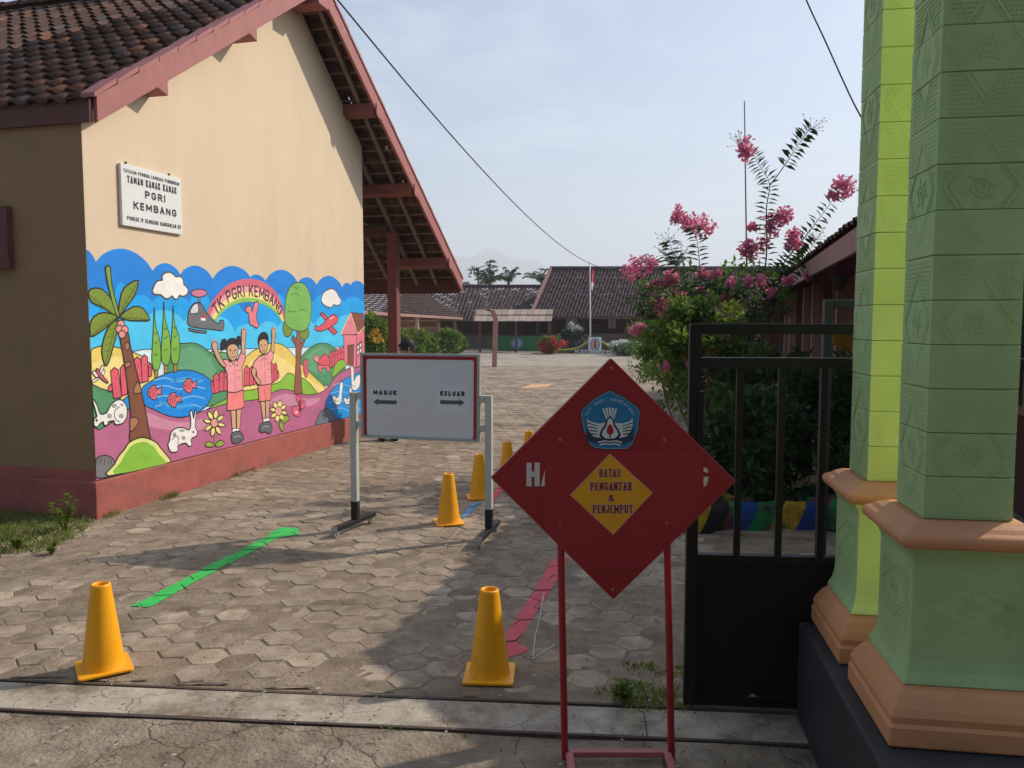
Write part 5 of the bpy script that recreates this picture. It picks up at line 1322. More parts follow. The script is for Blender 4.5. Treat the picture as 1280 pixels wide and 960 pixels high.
lf_mid = LEAF('leaf_mid', (0.075, 0.155, 0.025), (0.16, 0.27, 0.055), .55)
lf_yel = LEAF('leaf_yellow_green', (0.10, 0.175, 0.022), (0.23, 0.29, 0.045), .52)
lf_far = LEAF('leaf_far', (0.04, 0.07, 0.03), (0.09, 0.125, 0.05), .35)
lf_pink = LEAF('petal_pink', (0.60, 0.13, 0.26), (0.86, 0.36, 0.50), .5, .6)
lf_red = LEAF('petal_red', (0.55, 0.05, 0.05), (0.75, 0.14, 0.12), .45, .6)
lf_white = LEAF('petal_white', (0.55, 0.58, 0.52), (0.75, 0.76, 0.72), .35, .6)
lf_yf = LEAF('petal_yellow', (0.65, 0.38, 0.05), (0.8, 0.55, 0.12), .4, .6)
def shrub(name, base, c, rad, label, cat, mats, nclump, nper, L, w, seed, group=None, stem_n=5, r0=.018, **k):
    t = thing(name, base, label, cat, group)
    mb = MB(); stems(mb, base, c, stem_n, (rad[0] * .6, rad[1] * .6, rad[2] * .6), r0, seed); mb.build('stem', m_bark, t, smooth=True)
    mb = MB(); crown(mb, c, rad, nclump, nper, L, w, seed + 1, len(mats), **k); mb.build('foliage', mats, t)
    return t
def blossom(mb, c, r, n, seed, sz=.035, mi=0):
    rg = random.Random(seed)
    lob = [rnd3(rg) * r * .55 for _ in range(7)]
    for k in range(n):
        l = lob[k % 7]; v = rnd3(rg) * r * .55 * rg.random() ** .35; p = V(c) + l + V((v.x, v.y, v.z * .9)); leaf(mb, p, rnd3(rg) + l * 3, rnd3(rg), sz * rg.uniform(.7, 1.4), sz * rg.uniform(.7, 1.2), mi)

# crape myrtle: long arching shoots with paired leaves, pink heads
CY = 8.2
base = V((2.02, 8.15, 0)); cm = thing('crape_myrtle', base, 'tall pink flowering crape myrtle with arching leafy shoots above the gate', 'shrub')
shoots = [[(905, 560), (920, 470), (940, 400), (957, 330), (958, 262), (962, 230), (950, 208), (940, 190)], [(962, 232), (975, 215), (992, 190), (1004, 172), (1014, 158)],
          [(900, 560), (885, 470), (880, 400), (875, 340), (872, 305), (866, 284)], [(915, 540), (940, 430), (970, 345), (1005, 298), (1030, 265), (1050, 238)],
          [(900, 560), (870, 470), (840, 410), (815, 360), (800, 340)], [(895, 550), (880, 480), (855, 420), (838, 385), (826, 375)], [(905, 540), (925, 450), (935, 380), (934, 330), (932, 300)],
          [(930, 440), (955, 390), (985, 330), (992, 300)], [(885, 470), (860, 400), (840, 350), (832, 318)], [(890, 480), (905, 420), (905, 380), (890, 345)], [(940, 400), (965, 370), (1000, 330), (1020, 300)],
          [(870, 430), (858, 380), (845, 330), (836, 300)]]
mbs, mbl = MB(), MB(); rg = random.Random(21)
for k, sh in enumerate(shoots):
    yo = rg.uniform(-.5, .5) if k not in (0, 1) else 0
    pts = [P(x, y, CY + (yo if i else 0) * min(1, i / 3)) for i, (x, y) in enumerate(sh)]
    if sh[0][1] > 530: pts = [base + V((rg.uniform(-.1, .1), rg.uniform(-.1, .1), 0))] + pts
    sp = [V(p) for p in smooth_poly([tuple(p) for p in pts], 6, False)]
    r_ = .016 if sh[0][1] > 500 else .007; mbs.tube(sp, [max(.003, r_ * (1 - i / len(sp))) for i in range(len(sp))], 5)
    acc = 0
    for i in range(int(len(sp) * (.30 if k > 1 else .35)), len(sp) - 1):
        seg = sp[i + 1] - sp[i]; m = max(1, int(seg.length / .034)); d = seg.normalized(); view = V((0, 1, 0)); sd = d.cross(view).normalized()
        for j in range(m):
            p = sp[i].lerp(sp[i + 1], j / m); acc += 1
            for sgn in (-1, 1):
                dd = (sd * sgn + d * .35 + V((rg.uniform(-.2, .2), rg.uniform(-.5, .5), rg.uniform(-.35, .05)))).normalized()
                leaf(mbl, p, dd, (d + rnd3(rg) * .4).normalized(), rg.uniform(.095, .135), rg.uniform(.048, .062), 0)
mbs.build('stem', m_bark, cm, smooth=True)
crown(mbl, P(885, 395, CY) + V((0, .2, 0)), (.62, .7, .42), 44, 36, 0.075, .036, 31, 3, lobe=.3)
crown(mbl, P(945, 375, CY) + V((0, .2, 0)), (.42, .6, .36), 24, 34, .075, .036, 33, 3, lobe=.3)
crown(mbl, P(905, 470, CY) + V((0, .3, 0)), (.5, .5, .45), 40, 45, .08, .04, 37, 2, lobe=.3)
crown(mbl, P(835, 372, CY) + V((0, .1, 0)), (.34, .5, .22), 22, 30, .075, .036, 39, 2, lobe=.34)
mbl.build('foliage', [lf_dark, lf_mid, lf_mid], cm)
for (x, y, rpx, dz) in ((937, 186, 15, 0), (849, 268, 13, 0), (877, 278, 20, .1), (862, 282, 10, -.1), (800, 340, 22, .3), (812, 330, 11, .2), (835, 346, 13, .1), (881, 343, 9, .1), (826, 384, 18, 0), (846, 374, 13, -.1), (937, 314, 14, 0), (972, 272, 17, 0),
                        (966, 285, 11, 0), (991, 298, 13, 0), (952, 306, 11, .1), (941, 285, 7, .1), (1056, 236, 15, 0), (1042, 244, 7, 0), (896, 345, 7, .2), (927, 380, 7, 0), (905, 372, 6, 0), (876, 365, 7, -.1), (898, 392, 6, -.2), (1010, 345, 6, 0), (860, 395, 6, -.3), (915, 410, 5, -.3), (842, 402, 6, -.3), (950, 352, 7, -.2), (962, 365, 5, -.3), (985, 350, 6, -.2), (912, 352, 6, -.3), (870, 412, 5, -.4), (818, 355, 8, .1), (935, 352, 5, -.3)):
    mb = MB(); blossom(mb, P(x, y, CY + dz), rpx * CY / 1000 * 1.05, 90 if rpx < 12 else 230, x * 7 + y, .038); mb.build('flower_cluster', lf_pink, cm)
rgm = random.Random(8); mb = MB()                           # bare bud sprays at the shoot ends
for (x, y) in ((1014, 162), (832, 318), (836, 302), (1020, 300), (925, 182), (850, 322)):
    for _ in range(16):
        p = P(x, y, CY); e = p + V((rgm.uniform(-.13, .13), rgm.uniform(-.1, .1), rgm.uniform(-.05, .14))); mb.tube([p, e], [.002, .0015], 3); mb.lathe([(0, -.008), (.008, 0), (0, .008)], e, 5)
mb.build('bud_spray', [lf_dark], cm)

# row of shrubs in the bed behind the gate
SG = 'shrubs in the bed along the classroom'
for i, (x, y, h, rx, lab, mats, L) in enumerate((
        (1.95, 6.35, .62, .42, 'low dark shrub right behind the painted tyres and the gate bars', [lf_dark], .085),
        (2.35, 7.25, .80, .55, 'dark broad shrub seen through the gate bars beside the crape myrtle', [lf_dark, lf_mid], .10),
        (2.75, 6.6, .75, .45, 'dark shrub behind the gate closest to the fence panel', [lf_dark], .09),
        (2.45, 10.2, .85, .72, 'bright yellow green bush leaning over the yard left of the gate', [lf_yel, lf_mid], .085),
        (3.05, 12.6, .85, .80, 'green bush behind the bright bush, further down the classroom bed', [lf_mid, lf_yel], .09),
        (3.2, 16.0, .80, .85, 'farthest green bush of the classroom bed, left of the pink flowers', [lf_mid], .09))):
    shrub('shrub', V((x, y, 0)), V((x, y, h)), (rx, rx * .9, h * .62), lab, 'shrub', mats, 70, 50, L, L * .5, 50 + i, SG)
t = thing('bougainvillea', V((1.85, 7.5, 0)), 'light leafy bush with scattered pink flowers above the left end of the gate', 'shrub')
mb = MB(); stems(mb, V((1.85, 7.5, 0)), V((1.65, 7.5, 1.2)), 7, (.5, .4, .4), .014, 5); mb.build('stem', m_bark, t)
mb = MB(); crown(mb, P(852, 425, 7.5), (.38, .42, .25), 46, 45, .07, .042, 71, 2, lobe=.3); crown(mb, P(880, 405, 7.5), (.34, .36, .28), 36, 42, .07, .042, 73, 2, lobe=.3); mb.build('foliage', [lf_yel, lf_mid], t)
for k, (x, y) in enumerate(((795, 412), (842, 437), (858, 452), (872, 425), (800, 408), (830, 458), (890, 440), (905, 420))):
    mb = MB(); blossom(mb, P(x, y, 7.3), .05, 40, k + 900, .035); mb.build('flower_cluster', lf_pink, t)
hang = thing('orchid_pot', RB(1.2, .3, EZ - .75), 'magenta flowers hanging under the classroom eave beside the gate pillar', 'plant')
pc_ = onplane(1050, 328, RB(0, .3, 0), N)
mb = MB(); blossom(mb, pc_, .15, 160, 77, .045); mb.build('flower_cluster', LEAF('petal_magenta', (0.5, 0.06, 0.34), (0.7, 0.2, 0.5), .5), hang)
mb = MB(); mb.lathe([(.05, -.28), (.085, -.14), (.09, -.13), (.0, -.135)], pc_, 12); mb.tube([pc_ - UP * .13, pc_ + UP * (EZ - .05 - pc_.z)], .003, 4); mb.build('pot', m_rail, hang)

# painted tyres edging the bed
m_tyre = MAT('painted_tyre', (1, 1, 1), 0.85, 0.35, 12, 0.4, 60, attr=True, col2=(0.05, 0.04, 0.03), c2pos=(0.52, 0.66), c2scale=7, spec=.15)
m_earth = m_soil
TYC = {'y': (0.40, 0.25, 0.02), 'r': (0.20, 0.025, 0.03), 'b': (0.02, 0.055, 0.18), 'g': (0.02, 0.17, 0.05), 'k': (0.02, 0.02, 0.02)}
for k, (seq, lab) in enumerate((('yrykry', 'tyre planter painted yellow and red, partly behind the red diamond'), ('bgyrbg', 'tyre planter painted blue, green, yellow and red behind the gate bars'), ('kybkyb', 'tyre planter painted black, yellow and blue, right of the multicoloured one'), ('grgrgr', 'tyre planter painted dark green and red nearest the fence panel'))):
    p = G(880 + k * 62, 668); p.z = 0; p += V((0.0, .25 + k * .02, 0))
    t = thing('tyre_planter', p, lab, 'tyre planter', 'painted tyres along the flower bed')
    mb = MB(); prof = [(.20, .02), (.27, .0), (.305, .03), (.315, .12), (.305, .20), (.27, .24), (.20, .22)]; n = 48
    for i in range(n):
        for a, b in zip(prof, prof[1:]):
            vs = []
            for (rr_, z), sk in ((a, a[1]), (b, b[1])):
                for w in (i, i + 1):
                    an = 2 * math.pi * w / n + 1.4 * (sk - .12) + k; vs.append(p + V((rr_ * math.cos(an), rr_ * math.sin(an), z)))
            col = TYC[seq[int(i * 12 / n) % 6]]
            mb.add([vs[0], vs[1], vs[3], vs[2]], [(0, 1, 2, 3)], 0, col)
    mb.build('tyre', m_tyre, t, smooth=True)
    mb = MB(); mb.lathe([(.24, .19), (.0, .21)], p, 16); mb.build('soil_fill', m_earth, t)
    mb = MB(); crown(mb, p + UP * .36, (.24, .24, .20), 14, 30, .10, .045, 400 + k, 1); mb.build('plant', [lf_dark], t)
mb = MB(); bedp = [V((1.45, 5.75, .0)), V((2.2, 5.55, 0)), RB(RLEN, .33, 0), RB(RLEN, -1.1, 0)]
mb.prism([V((p.x, p.y, -.02)) for p in bedp], UP * .055); mb.build('flower_bed', m_soil, kind='structure')
pole = thing('bamboo_pole', P(930, 430, 9.6) * 1, 'thin tall bamboo pole standing among the pink flowers', 'pole')
pb = P(930, 430, 9.6); mb = MB(); mb.tube([V((pb.x, pb.y, 0)), V((pb.x + .02, pb.y, 2)), P(930.5, 126, 9.6)], [.012, .010, .006], 6); mb.build('cane', m_bark, pole)

# grass and weeds
m_grass = LEAF('grass_blade', (0.14, 0.24, 0.035), (0.34, 0.38, 0.09), .5)
m_drygrass = LEAF('dry_grass', (0.28, 0.23, 0.10), (0.20, 0.22, 0.08), .4)
def tufts(name, polys, dens, h, mats, seed):
    rg = random.Random(seed); mb = MB()
    for poly in polys:
        w = [(G(*p).x, G(*p).y) for p in poly]; x0, x1_ = min(p[0] for p in w), max(p[0] for p in w); y0, y1 = min(p[1] for p in w), max(p[1] for p in w)
        n = int((x1_ - x0) * (y1 - y0) * dens)
        for _ in range(n):
            x, y = rg.uniform(x0, x1_), rg.uniform(y0, y1)
            if not inside(x, y, w): continue
            hh = h * rg.uniform(.4, 1.3)
            for _b in range(4):
                a = rg.uniform(0, 6.28); d = V((math.cos(a) * .5, math.sin(a) * .5, 1)); leaf(mb, V((x + rg.uniform(-.02, .02), y + rg.uniform(-.02, .02), .002)), d, V((math.sin(a), -math.cos(a), .1)), hh * rg.uniform(.6, 1.1), .008, rg.randrange(len(mats)))
    return mb.build(name, mats, kind='stuff')
tufts('grass', [[(-80, 632), (118, 652), (106, 668), (50, 694), (-80, 700)]], 1300, .055, [m_grass, lf_yel, m_drygrass], 1)
tufts('grass', [[(740, 868), (800, 858), (862, 862), (862, 893), (790, 890)], [(770, 832), (858, 838), (858, 850), (790, 845)]], 2600, .035, [m_grass, m_grass], 2)
tufts('grass', [[(276, 590), (330, 572), (334, 582), (290, 600)], [(196, 618), (222, 612), (224, 622), (200, 628)], [(360, 560), (385, 553), (387, 560), (362, 568)], [(130, 640), (148, 634), (148, 646), (132, 650)]], 1500, .07, [m_grass, m_drygrass], 3)
tufts('grass', [[(380, 600), (460, 575), (500, 590), (420, 620)], [(300, 640), (360, 610), (380, 630), (320, 655)], [(-20, 720), (80, 690), (110, 720), (0, 760)], [(440, 905), (620, 915), (620, 925), (440, 917)], [(690, 915), (980, 930), (980, 945), (690, 930)], [(70, 848), (330, 862), (330, 870), (70, 856)]], 60, .025, [m_drygrass, m_grass], 4)
rgw = random.Random(17)
for k, (x, y, h, lab) in enumerate(((82, 668, .30, 'leafy green weed at the foot of the kindergarten corner'), (20, 690, .12, 'small round leafed weed in the grass at the left edge'), (65, 695, .10, 'low weed on the pavers before the grass patch'), (175, 622, .10, 'small reddish weed against the plinth below the painted rock'), (778, 880, .12, 'low weed on the gate sill beside the red sign leg'))):
    p = G(x, y); t = thing('weed', p, lab, 'weed', 'weeds growing by the walls and rails')
    mb = MB(); ml = MB()
    for _ in range(7):
        e = p + V((rgw.uniform(-.4, .4) * h, rgw.uniform(-.4, .4) * h, h * rgw.uniform(.5, 1))); mb.tube([p, p.lerp(e, .5) + UP * .02, e], [.004, .003, .002], 4)
        for q_ in range(10):
            c = p.lerp(e, .3 + .07 * q_); a = rgw.uniform(0, 6.28); leaf(ml, c, V((math.cos(a), math.sin(a), .3)), UP, .055 * (h / .25) ** .5, .032 * (h / .25) ** .5)
    mb.build('stem', lf_mid, t); ml.build('foliage', lf_red if k == 3 else lf_yel, t)
# dead leaves and crumbs blown over the paving
rgl = random.Random(4); mb = MB()
for _ in range(2200):
    y = 2.3 + 9 * rgl.random() ** 1.6; x = rgl.uniform(-.62, .5) * y; p = V((x, y, .026 if y > 3.6 else .02)); a = rgl.uniform(0, 6.28); L = rgl.uniform(.007, .028)
    if (p - A0).dot(N) < .1 and y > 6: continue
    leaf(mb, p, V((math.cos(a), math.sin(a), rgl.uniform(0, .25))), UP, L, L * rgl.uniform(.25, .6), 0 if rgl.random() < .85 else 1)
mb.build('leaf_litter', [LEAF('dead_leaf', (0.10, 0.06, 0.03), (0.24, 0.16, 0.09), .15), LEAF('pale_crumb', (0.36, 0.32, 0.27), (0.50, 0.46, 0.40), 0.0)], kind='stuff')

# ------------------------------------------------------------------ far side of the yard
def far_building(name, loc, label): return thing(name, loc, label, 'building', 'school buildings across the yard')
def quadwall(mb, a, b, z0, z1, th=.15, nrm=V((0, 1, 0)), mi=0): mb.prism([V((a.x, a.y, z0)), V((b.x, b.y, z0)), V((b.x, b.y, z1)), V((a.x, a.y, z1))], nrm * th, mi)
# main block, right
YE, YR = 45.0, 49.0
eL, eR = P(664, 396, YE), P(1000, 392, YE); eR.z = eL.z; rLp = P(690, 336, YR); rRp = P(1000, 336, YR); rRp.z = rLp.z
ez, rzz = eL.z, rLp.z
mainb = far_building('main_building', V((eL.x, 46.5, 0)), 'main school block with a tall tiled roof behind the flagpole')
mb = MB(); ridged_roof(mb, eL, eR, rRp, rLp, 74, 16, .055, drop=.02); mb.build('roof', m_fartile, mainb)
mb = MB(); bl, br = V((eL.x, 53, ez)), V((eR.x, 53, ez)); ridged_roof(mb, br, bl, rLp, rRp, 30, 6, .03); mb.build('roof', m_fartile, mainb)
mb = MB(); mb.beam(eL + V((-.05, 0, .05)), rLp + V((-.05, 0, .08)), .12, .22); mb.build('rake_board', m_fascia, mainb); mb = MB(); mb.beam(eL + V((0, -.03, -.06)), eR + V((0, -.03, -.06)), .05, .12); mb.build('fascia_board', m_darkwood, mainb)
mb = MB(); mb.tube([rLp + UP * .03, rRp + UP * .03], .13, 8); mb.build('ridge', m_fartile, mainb)
W0 = V((eL.x + .4, 47.0, 0)); W1 = V((eR.x, 47.0, 0))
mb = MB(); quadwall(mb, W0, W1, 0, .95); mb.build('lower_wall', m_greywall, mainb)
mb = MB(); quadwall(mb, W0 + V((0, 1.6, 0)), W1 + V((0, 1.6, 0)), .0, ez + .5); mb.build('inner_wall', m_maroon, mainb)
mb = MB(); quadwall(mb, W0, W0 + V((.01, 0, 0)), 0, ez + .4, 5, V((0, 1, 0))); mb.build('end_wall', m_greywall, mainb)
x = W0.x
while x < W1.x:
    mb = MB(); mb.box((x, 46.96, .0), (x + .16, 47.19, ez)); mb.build('veranda_post', m_darkwood, mainb); x += 2.6
for px, py, w, h in ((742, 399, .55, .55), (765, 402, .45, .8), (808, 404, .45, .45), (715, 402, .7, .5), (722, 412, .5, .4), (785, 415, .4, .5)):
    p = P(px, py, 48.5); mb = MB(); mb.box((p.x - w / 2 - .05, 48.52, p.z - h / 2 - .05), (p.x + w / 2 + .05, 48.58, p.z + h / 2 + .05)); f = mb.build('window', m_darkwood, mainb)
    mb = MB(); mb.box((p.x - w / 2, 48.50, p.z - h / 2), (p.x - .02, 48.518, p.z + h / 2)); mb.box((p.x + .02, 48.50, p.z - h / 2), (p.x + w / 2, 48.518, p.z + h / 2)); mb.build('pane', m_lightpane, f)
mb = MB(); p = P(740, 430, 48.55); mb.box((p.x - .5, 48.5, 0), (p.x + .5, 48.56, 1.95)); mb.build('door', m_darkwood, mainb)
# middle block
midb = far_building('side_building', P(530, 440, 49) * 1, 'lower tiled block between the hip roof and the main school block'); 
YE2, YR2 = 48.0, 52.0
a, b = P(520, 399, YE2), P(676, 399, YE2); c_, d_ = P(528, 358.5, YR2), P(700, 358.5, YR2)
mb = MB(); ridged_roof(mb, a, b, d_, c_, 34, 12, .06, drop=.02); mb.build('roof', m_fartile, midb)
mb = MB(); mb.tube([c_ + UP * .03, d_ + UP * .03], .12, 8); mb.build('ridge', m_fartile, midb)
mb = MB(); quadwall(mb, V((a.x, 49.3, 0)), V((b.x, 49.3, 0)), 0, .8); mb.build('lower_wall', m_greywall, midb); mb = MB(); quadwall(mb, V((a.x, 49.4, 0)), V((b.x, 49.4, 0)), .8, a.z + .5); mb.build('upper_wall', m_maroon, midb)
mb = MB(); mb.beam(a + V((0, -.02, -.06)), b + V((0, -.02, -.06)), .05, .12); mb.build('fascia_board', m_greywall, midb)
for k in range(7):
    x = a.x + 1.0 + k * 1.05; mb = MB(); mb.box((x - .36, 49.33, .9), (x + .36, 49.39, a.z - .05)); f = mb.build('window', m_darkwood, midb); mb = MB(); mb.box((x - .3, 49.31, .96), (x + .3, 49.328, a.z - .12)); mb.build('pane', m_glassdk, f)
# left block with the hip roof
lefb = far_building('hip_roof_building', P(520, 425, 40) * 1, 'brown hip roofed block seen past the veranda post of the kindergarten')
h0, h1 = P(400, 386, 29), P(578, 397, 46); r0, r1 = P(400, 357, 35), P(517, 358, 50)
mb = MB(); ridged_roof(mb, h0, h1, r1, r0, 70, 14, .035, drop=.05); mb.build('roof', m_fartile2, lefb)
mb = MB(); ridged_roof(mb, h1, h1 + V((-6, 5, 0)), r1, r1, 20, 10, .03); mb.build('roof', m_fartile2, lefb)
mb = MB(); mb.beam(h0 + UP * -.05, h1 + UP * -.05, .06, .13); mb.build('fascia_board', m_fascia, lefb)
dd = (h1 - h0).normalized(); nn_ = V((-dd.y, dd.x, 0)).normalized()
wa, wb = h0 + nn_ * 1.1, h1 + nn_ * 1.1 - dd * .6
mb = MB(); mb.prism([V((wa.x, wa.y, 0)), V((wb.x, wb.y, 0)), V((wb.x, wb.y, h1.z)), V((wa.x, wa.y, h0.z))], nn_ * .15); mb.build('wall', MAT('brown_wall', (0.26, 0.13, 0.09), 0.8, .15, 2, .2), lefb)
for t in (.35, .62, .8, .97):
    p = h0.lerp(h1, t) + nn_ * .3; mb = MB(); mb.box((p.x - .08, p.y - .08, 0), (p.x + .08, p.y + .08, p.z - .08)); mb.build('veranda_post', m_cream if t == .62 else m_fascia, lefb)
# pavilion with a plank roof and a green board
pav = thing('pavilion', P(650, 440, 43) * 1, 'open pavilion with a pale two tier plank roof and a green board', 'pavilion')
m_plank = MAT('weathered_plank', (0.34, 0.26, 0.21), 0.85, .25, 4, .4, 20, stretch=(1, 4, 4), rand=.2)
pa, pbb = P(592, 402, 42), P(690, 402, 42); pc2, pd = P(596, 389, 44.2), P(692, 389, 44.2); nsh = 12
for tier, (t0, t1, dz) in enumerate(((0, .52, 0), (.5, 1, .06))):
    for i in range(nsh):
        u0, u1 = i / nsh, (i + .95) / nsh; q0_ = pa.lerp(pbb, u0).lerp(pc2.lerp(pd, u0), t0); q1 = pa.lerp(pbb, u1).lerp(pc2.lerp(pd, u1), t0); q2 = pa.lerp(pbb, u1).lerp(pc2.lerp(pd, u1), t1); q3 = pa.lerp(pbb, u0).lerp(pc2.lerp(pd, u0), t1)
        mb = MB(); j = UP * (dz + random.uniform(0, .02)); mb.prism([q0_ + j, q1 + j, q2 + j, q3 + j], UP * .03); mb.build('roof_plank', m_plank, pav)
for px, y in ((600, 42.2), (645, 42.2), (686, 42.2), (600, 44), (688, 44)):
    p = P(px, 420, y); mb = MB(); mb.box((p.x - .06, y - .06, 0), (p.x + .06, y + .06, pa.z + .05)); mb.build('post', m_darkwood, pav)
ga_, gb = P(614, 420, 43), P(702, 438, 43)
mb = MB(); mb.box((ga_.x, 43, .06), (gb.x, 43.06, ga_.z)); mb.build('green_board', MAT('green_board_paint', (0.03, 0.17, 0.06), .6, .1, 3, .1), pav)
mb = MB(); ec = P(646, 429, 42.99)
for rr_, col, k in ((.33, (0.10, 0.25, 0.45), 0), (.20, (0.35, 0.48, 0.6), 1), (.11, (0.08, 0.2, 0.4), 2)):
    mb.poly([ec + V((rr_ * math.cos(i * math.pi / 9), -.004 * k, rr_ * math.sin(i * math.pi / 9))) for i in range(18)], 0, col)
mb.build('emblem', m_print, pav)
# leaning post with a bent top
m_pinkpost = MAT('pink_post_paint', (0.46, 0.20, 0.18), .7, .12, 6, .2)
pt = G(618, 459); post = thing('bent_post', pt, 'pink concrete post with its top bent to the left in the open yard', 'post')
mb = MB(); mb.beam(pt, P(619.5, 398, pt.y), .17, .17, up=V((0, 1, 0))); mb.build('shaft', m_pinkpost, post)
mb = MB(); mb.beam(P(619.8, 399, pt.y), P(615, 388, pt.y), .165, .165, up=V((0, 1, 0))); mb.build('bent_head', m_pinkpost, post)
mb = MB(); mb.beam(P(616, 388.5, pt.y), P(608, 387.5, pt.y), .05, .07, up=V((0, 1, 0))); mb.build('stub_arm', m_darkwood, post)
# flagpole, flag, crest stone and letters
FY = 42.0
fp0 = P(738, 439, FY); fp0.z = 0; flagp = thing('flagpole', fp0, 'thin white flagpole in front of the main school block', 'flagpole')
mb = MB(); tp = P(737.5, 327, FY); mb.tube([fp0, tp], [.045, .03], 8); mb.build('pole', m_white, flagp, smooth=True); mb = MB(); mb.lathe([(.09, 0), (.09, .1), (0, .1)], fp0, 12); mb.build('pole_foot', m_sill, flagp)
flag = thing('flag', P(739, 360, FY), 'red over white flag hanging limp from the flagpole', 'flag')
def flagpt(u, v): return P(738.2 + 4.2 * u * (1 - .25 * v) + .5 * math.sin(v * 7 + u * 4), 336 + 25 * v + 3 * u * v, FY - .06 + .09 * math.sin(u * 7 + v * 2))
mb = MB(); vs, fs = sheet(8, 14, flagpt); 
for f in fs:
    v = (fs.index(f) // 8) / 14; mb.add([vs[i] for i in f], [(0, 1, 2, 3)], 0, (0.50, 0.03, 0.06) if v < .6 else (0.75, 0.72, 0.72))
mb.build('cloth', m_print, flag, smooth=True)
mon = thing('school_monument', P(744, 440, 41), 'low monument with a white crest panel, coloured scrolls and white letters', 'monument')
a, b = P(735.5, 421.5, 41), P(752, 440, 41)
mb = MB(); mb.box((a.x, 41, 0), (b.x, 41.15, a.z)); mb.build('crest_panel', m_white, mon)
mb = MB(); cx = (a.x + b.x) / 2; cz = a.z * .55
for rr_, rz_, col, k in ((.24, .32, (0.10, 0.20, 0.32), 1), (.19, .27, (0.5, 0.46, 0.42), 2), (.06, .24, (0.55, 0.03, 0.05), 3)): mb.poly([V((cx + rr_ * math.cos(i * math.pi / 8), 41 - .006 * k, cz + rz_ * math.sin(i * math.pi / 8))) for i in range(16)], 0, col)
mb.build('crest', m_print, mon)
for sg_ in (-1, 1):
    pts = [V((cx + sg_ * x, 41.05, z)) for x, z in ((.36, .62), (.55, .48), (.8, .30), (1.15, .22), (1.6, .18), (2.05, .16))]
    mb = MB(); mb.tube(pts, [.05, .05, .06, .05, .045, .04], 8); mb.build('scroll', MAT('scroll_yellow', (0.50, 0.38, 0.08), .6), mon, smooth=True)
    mb = MB(); mb.tube([p - UP * .09 for p in pts], .03, 8); mb.build('scroll_edge', MAT('scroll_green', (0.05, 0.22, 0.10), .6), mon, smooth=True)
    mb = MB(); mb.prism([V((cx + sg_ * .36, 41.06, .0)), V((cx + sg_ * 2.0, 41.06, 0)), V((cx + sg_ * 2.0, 41.06, .1)), V((cx + sg_ * .9, 41.06, .18)), V((cx + sg_ * .36, 41.06, .5))], V((0, .1, 0))); mb.build('wing_wall', m_maroon, mon)
mb = MB(); mb.text('KEMBANG', V((cx, 40.96, .12)), V((1, 0, 0)), UP, .17, 2.05, .03); mb.build('lettering', m_white, mon)
mb = MB(); mb.box((cx - 3.2, 40.6, 0), (cx + 3.4, 41.6, .035)); mb.build('plinth_slab', m_greywall, mon)
# far shrubs
FG = 'garden bushes on the far side of the yard'
for i, (px, y, w, z, lab, mats, nm) in enumerate((
        (514, 31, .62, 1.15, 'rounded bright green bush just right of the veranda post', [lf_mid, lf_yel], 'bush'), (530, 33, .55, .95, 'smaller green bush between two clipped bushes beyond the whiteboard', [lf_mid, lf_yel], 'bush'),
        (556, 35, .78, 1.15, 'rightmost rounded green bush beyond the top of the whiteboard', [lf_mid, lf_yel], 'bush'), (570, 37, .5, .9, 'dark round bush at the right end of the far bush row', [lf_dark, lf_mid], 'bush'),
        (688, 40, .62, .8, 'red flowering bush beside the pavilion', [lf_red, lf_red, lf_mid], 'flowering_bush'), (782, 38, .7, .65, 'white flowering bush right of the school monument', [lf_white, lf_white, lf_mid], 'flowering_bush'),
        (810, 40, 1.2, 1.5, 'green tree-like bush in front of the main block, right of the flagpole', [lf_mid, lf_far], 'bush'), (840, 36, 1.0, 1.0, 'green bush behind the bright bougainvillea across the yard', [lf_mid], 'bush'),
        (714, 45, .7, 1.4, 'pale flowering bush under the eave of the main block', [lf_white, lf_far, lf_far], 'flowering_bush'))):
    c = P(px, 425, y); base_ = V((c.x, y, 0)); shrub(nm, base_, V((c.x, y, z * .62)), (w, w * .8, z * .48), lab, 'bush', mats, 45, 34, .17, .10, 200 + i * 3, FG, 4, .03, lobe=.34)
t = thing('young_tree', V((P(470, 430, 21).x, 21, 0)), 'leafy young tree with yellow leaves between the mural wall and veranda post', 'tree')
c = P(468, 425, 21); mb = MB(); stems(mb, V((c.x, 21, 0)), V((c.x, 21, 1.3)), 4, (.25, .2, .4), .03, 3); mb.build('trunk', m_bark, t)
mb = MB(); crown(mb, V((c.x, 21, 1.15)), (.42, .4, .62), 60, 34, .13, .06, 301, 3, lobe=.3); mb.build('crown', [lf_mid, lf_mid, lf_yel], t)
mb = MB(); blossom(mb, P(470, 421, 20.6), .16, 50, 11, .12); mb.build('yellow_leaves', lf_yf, t)
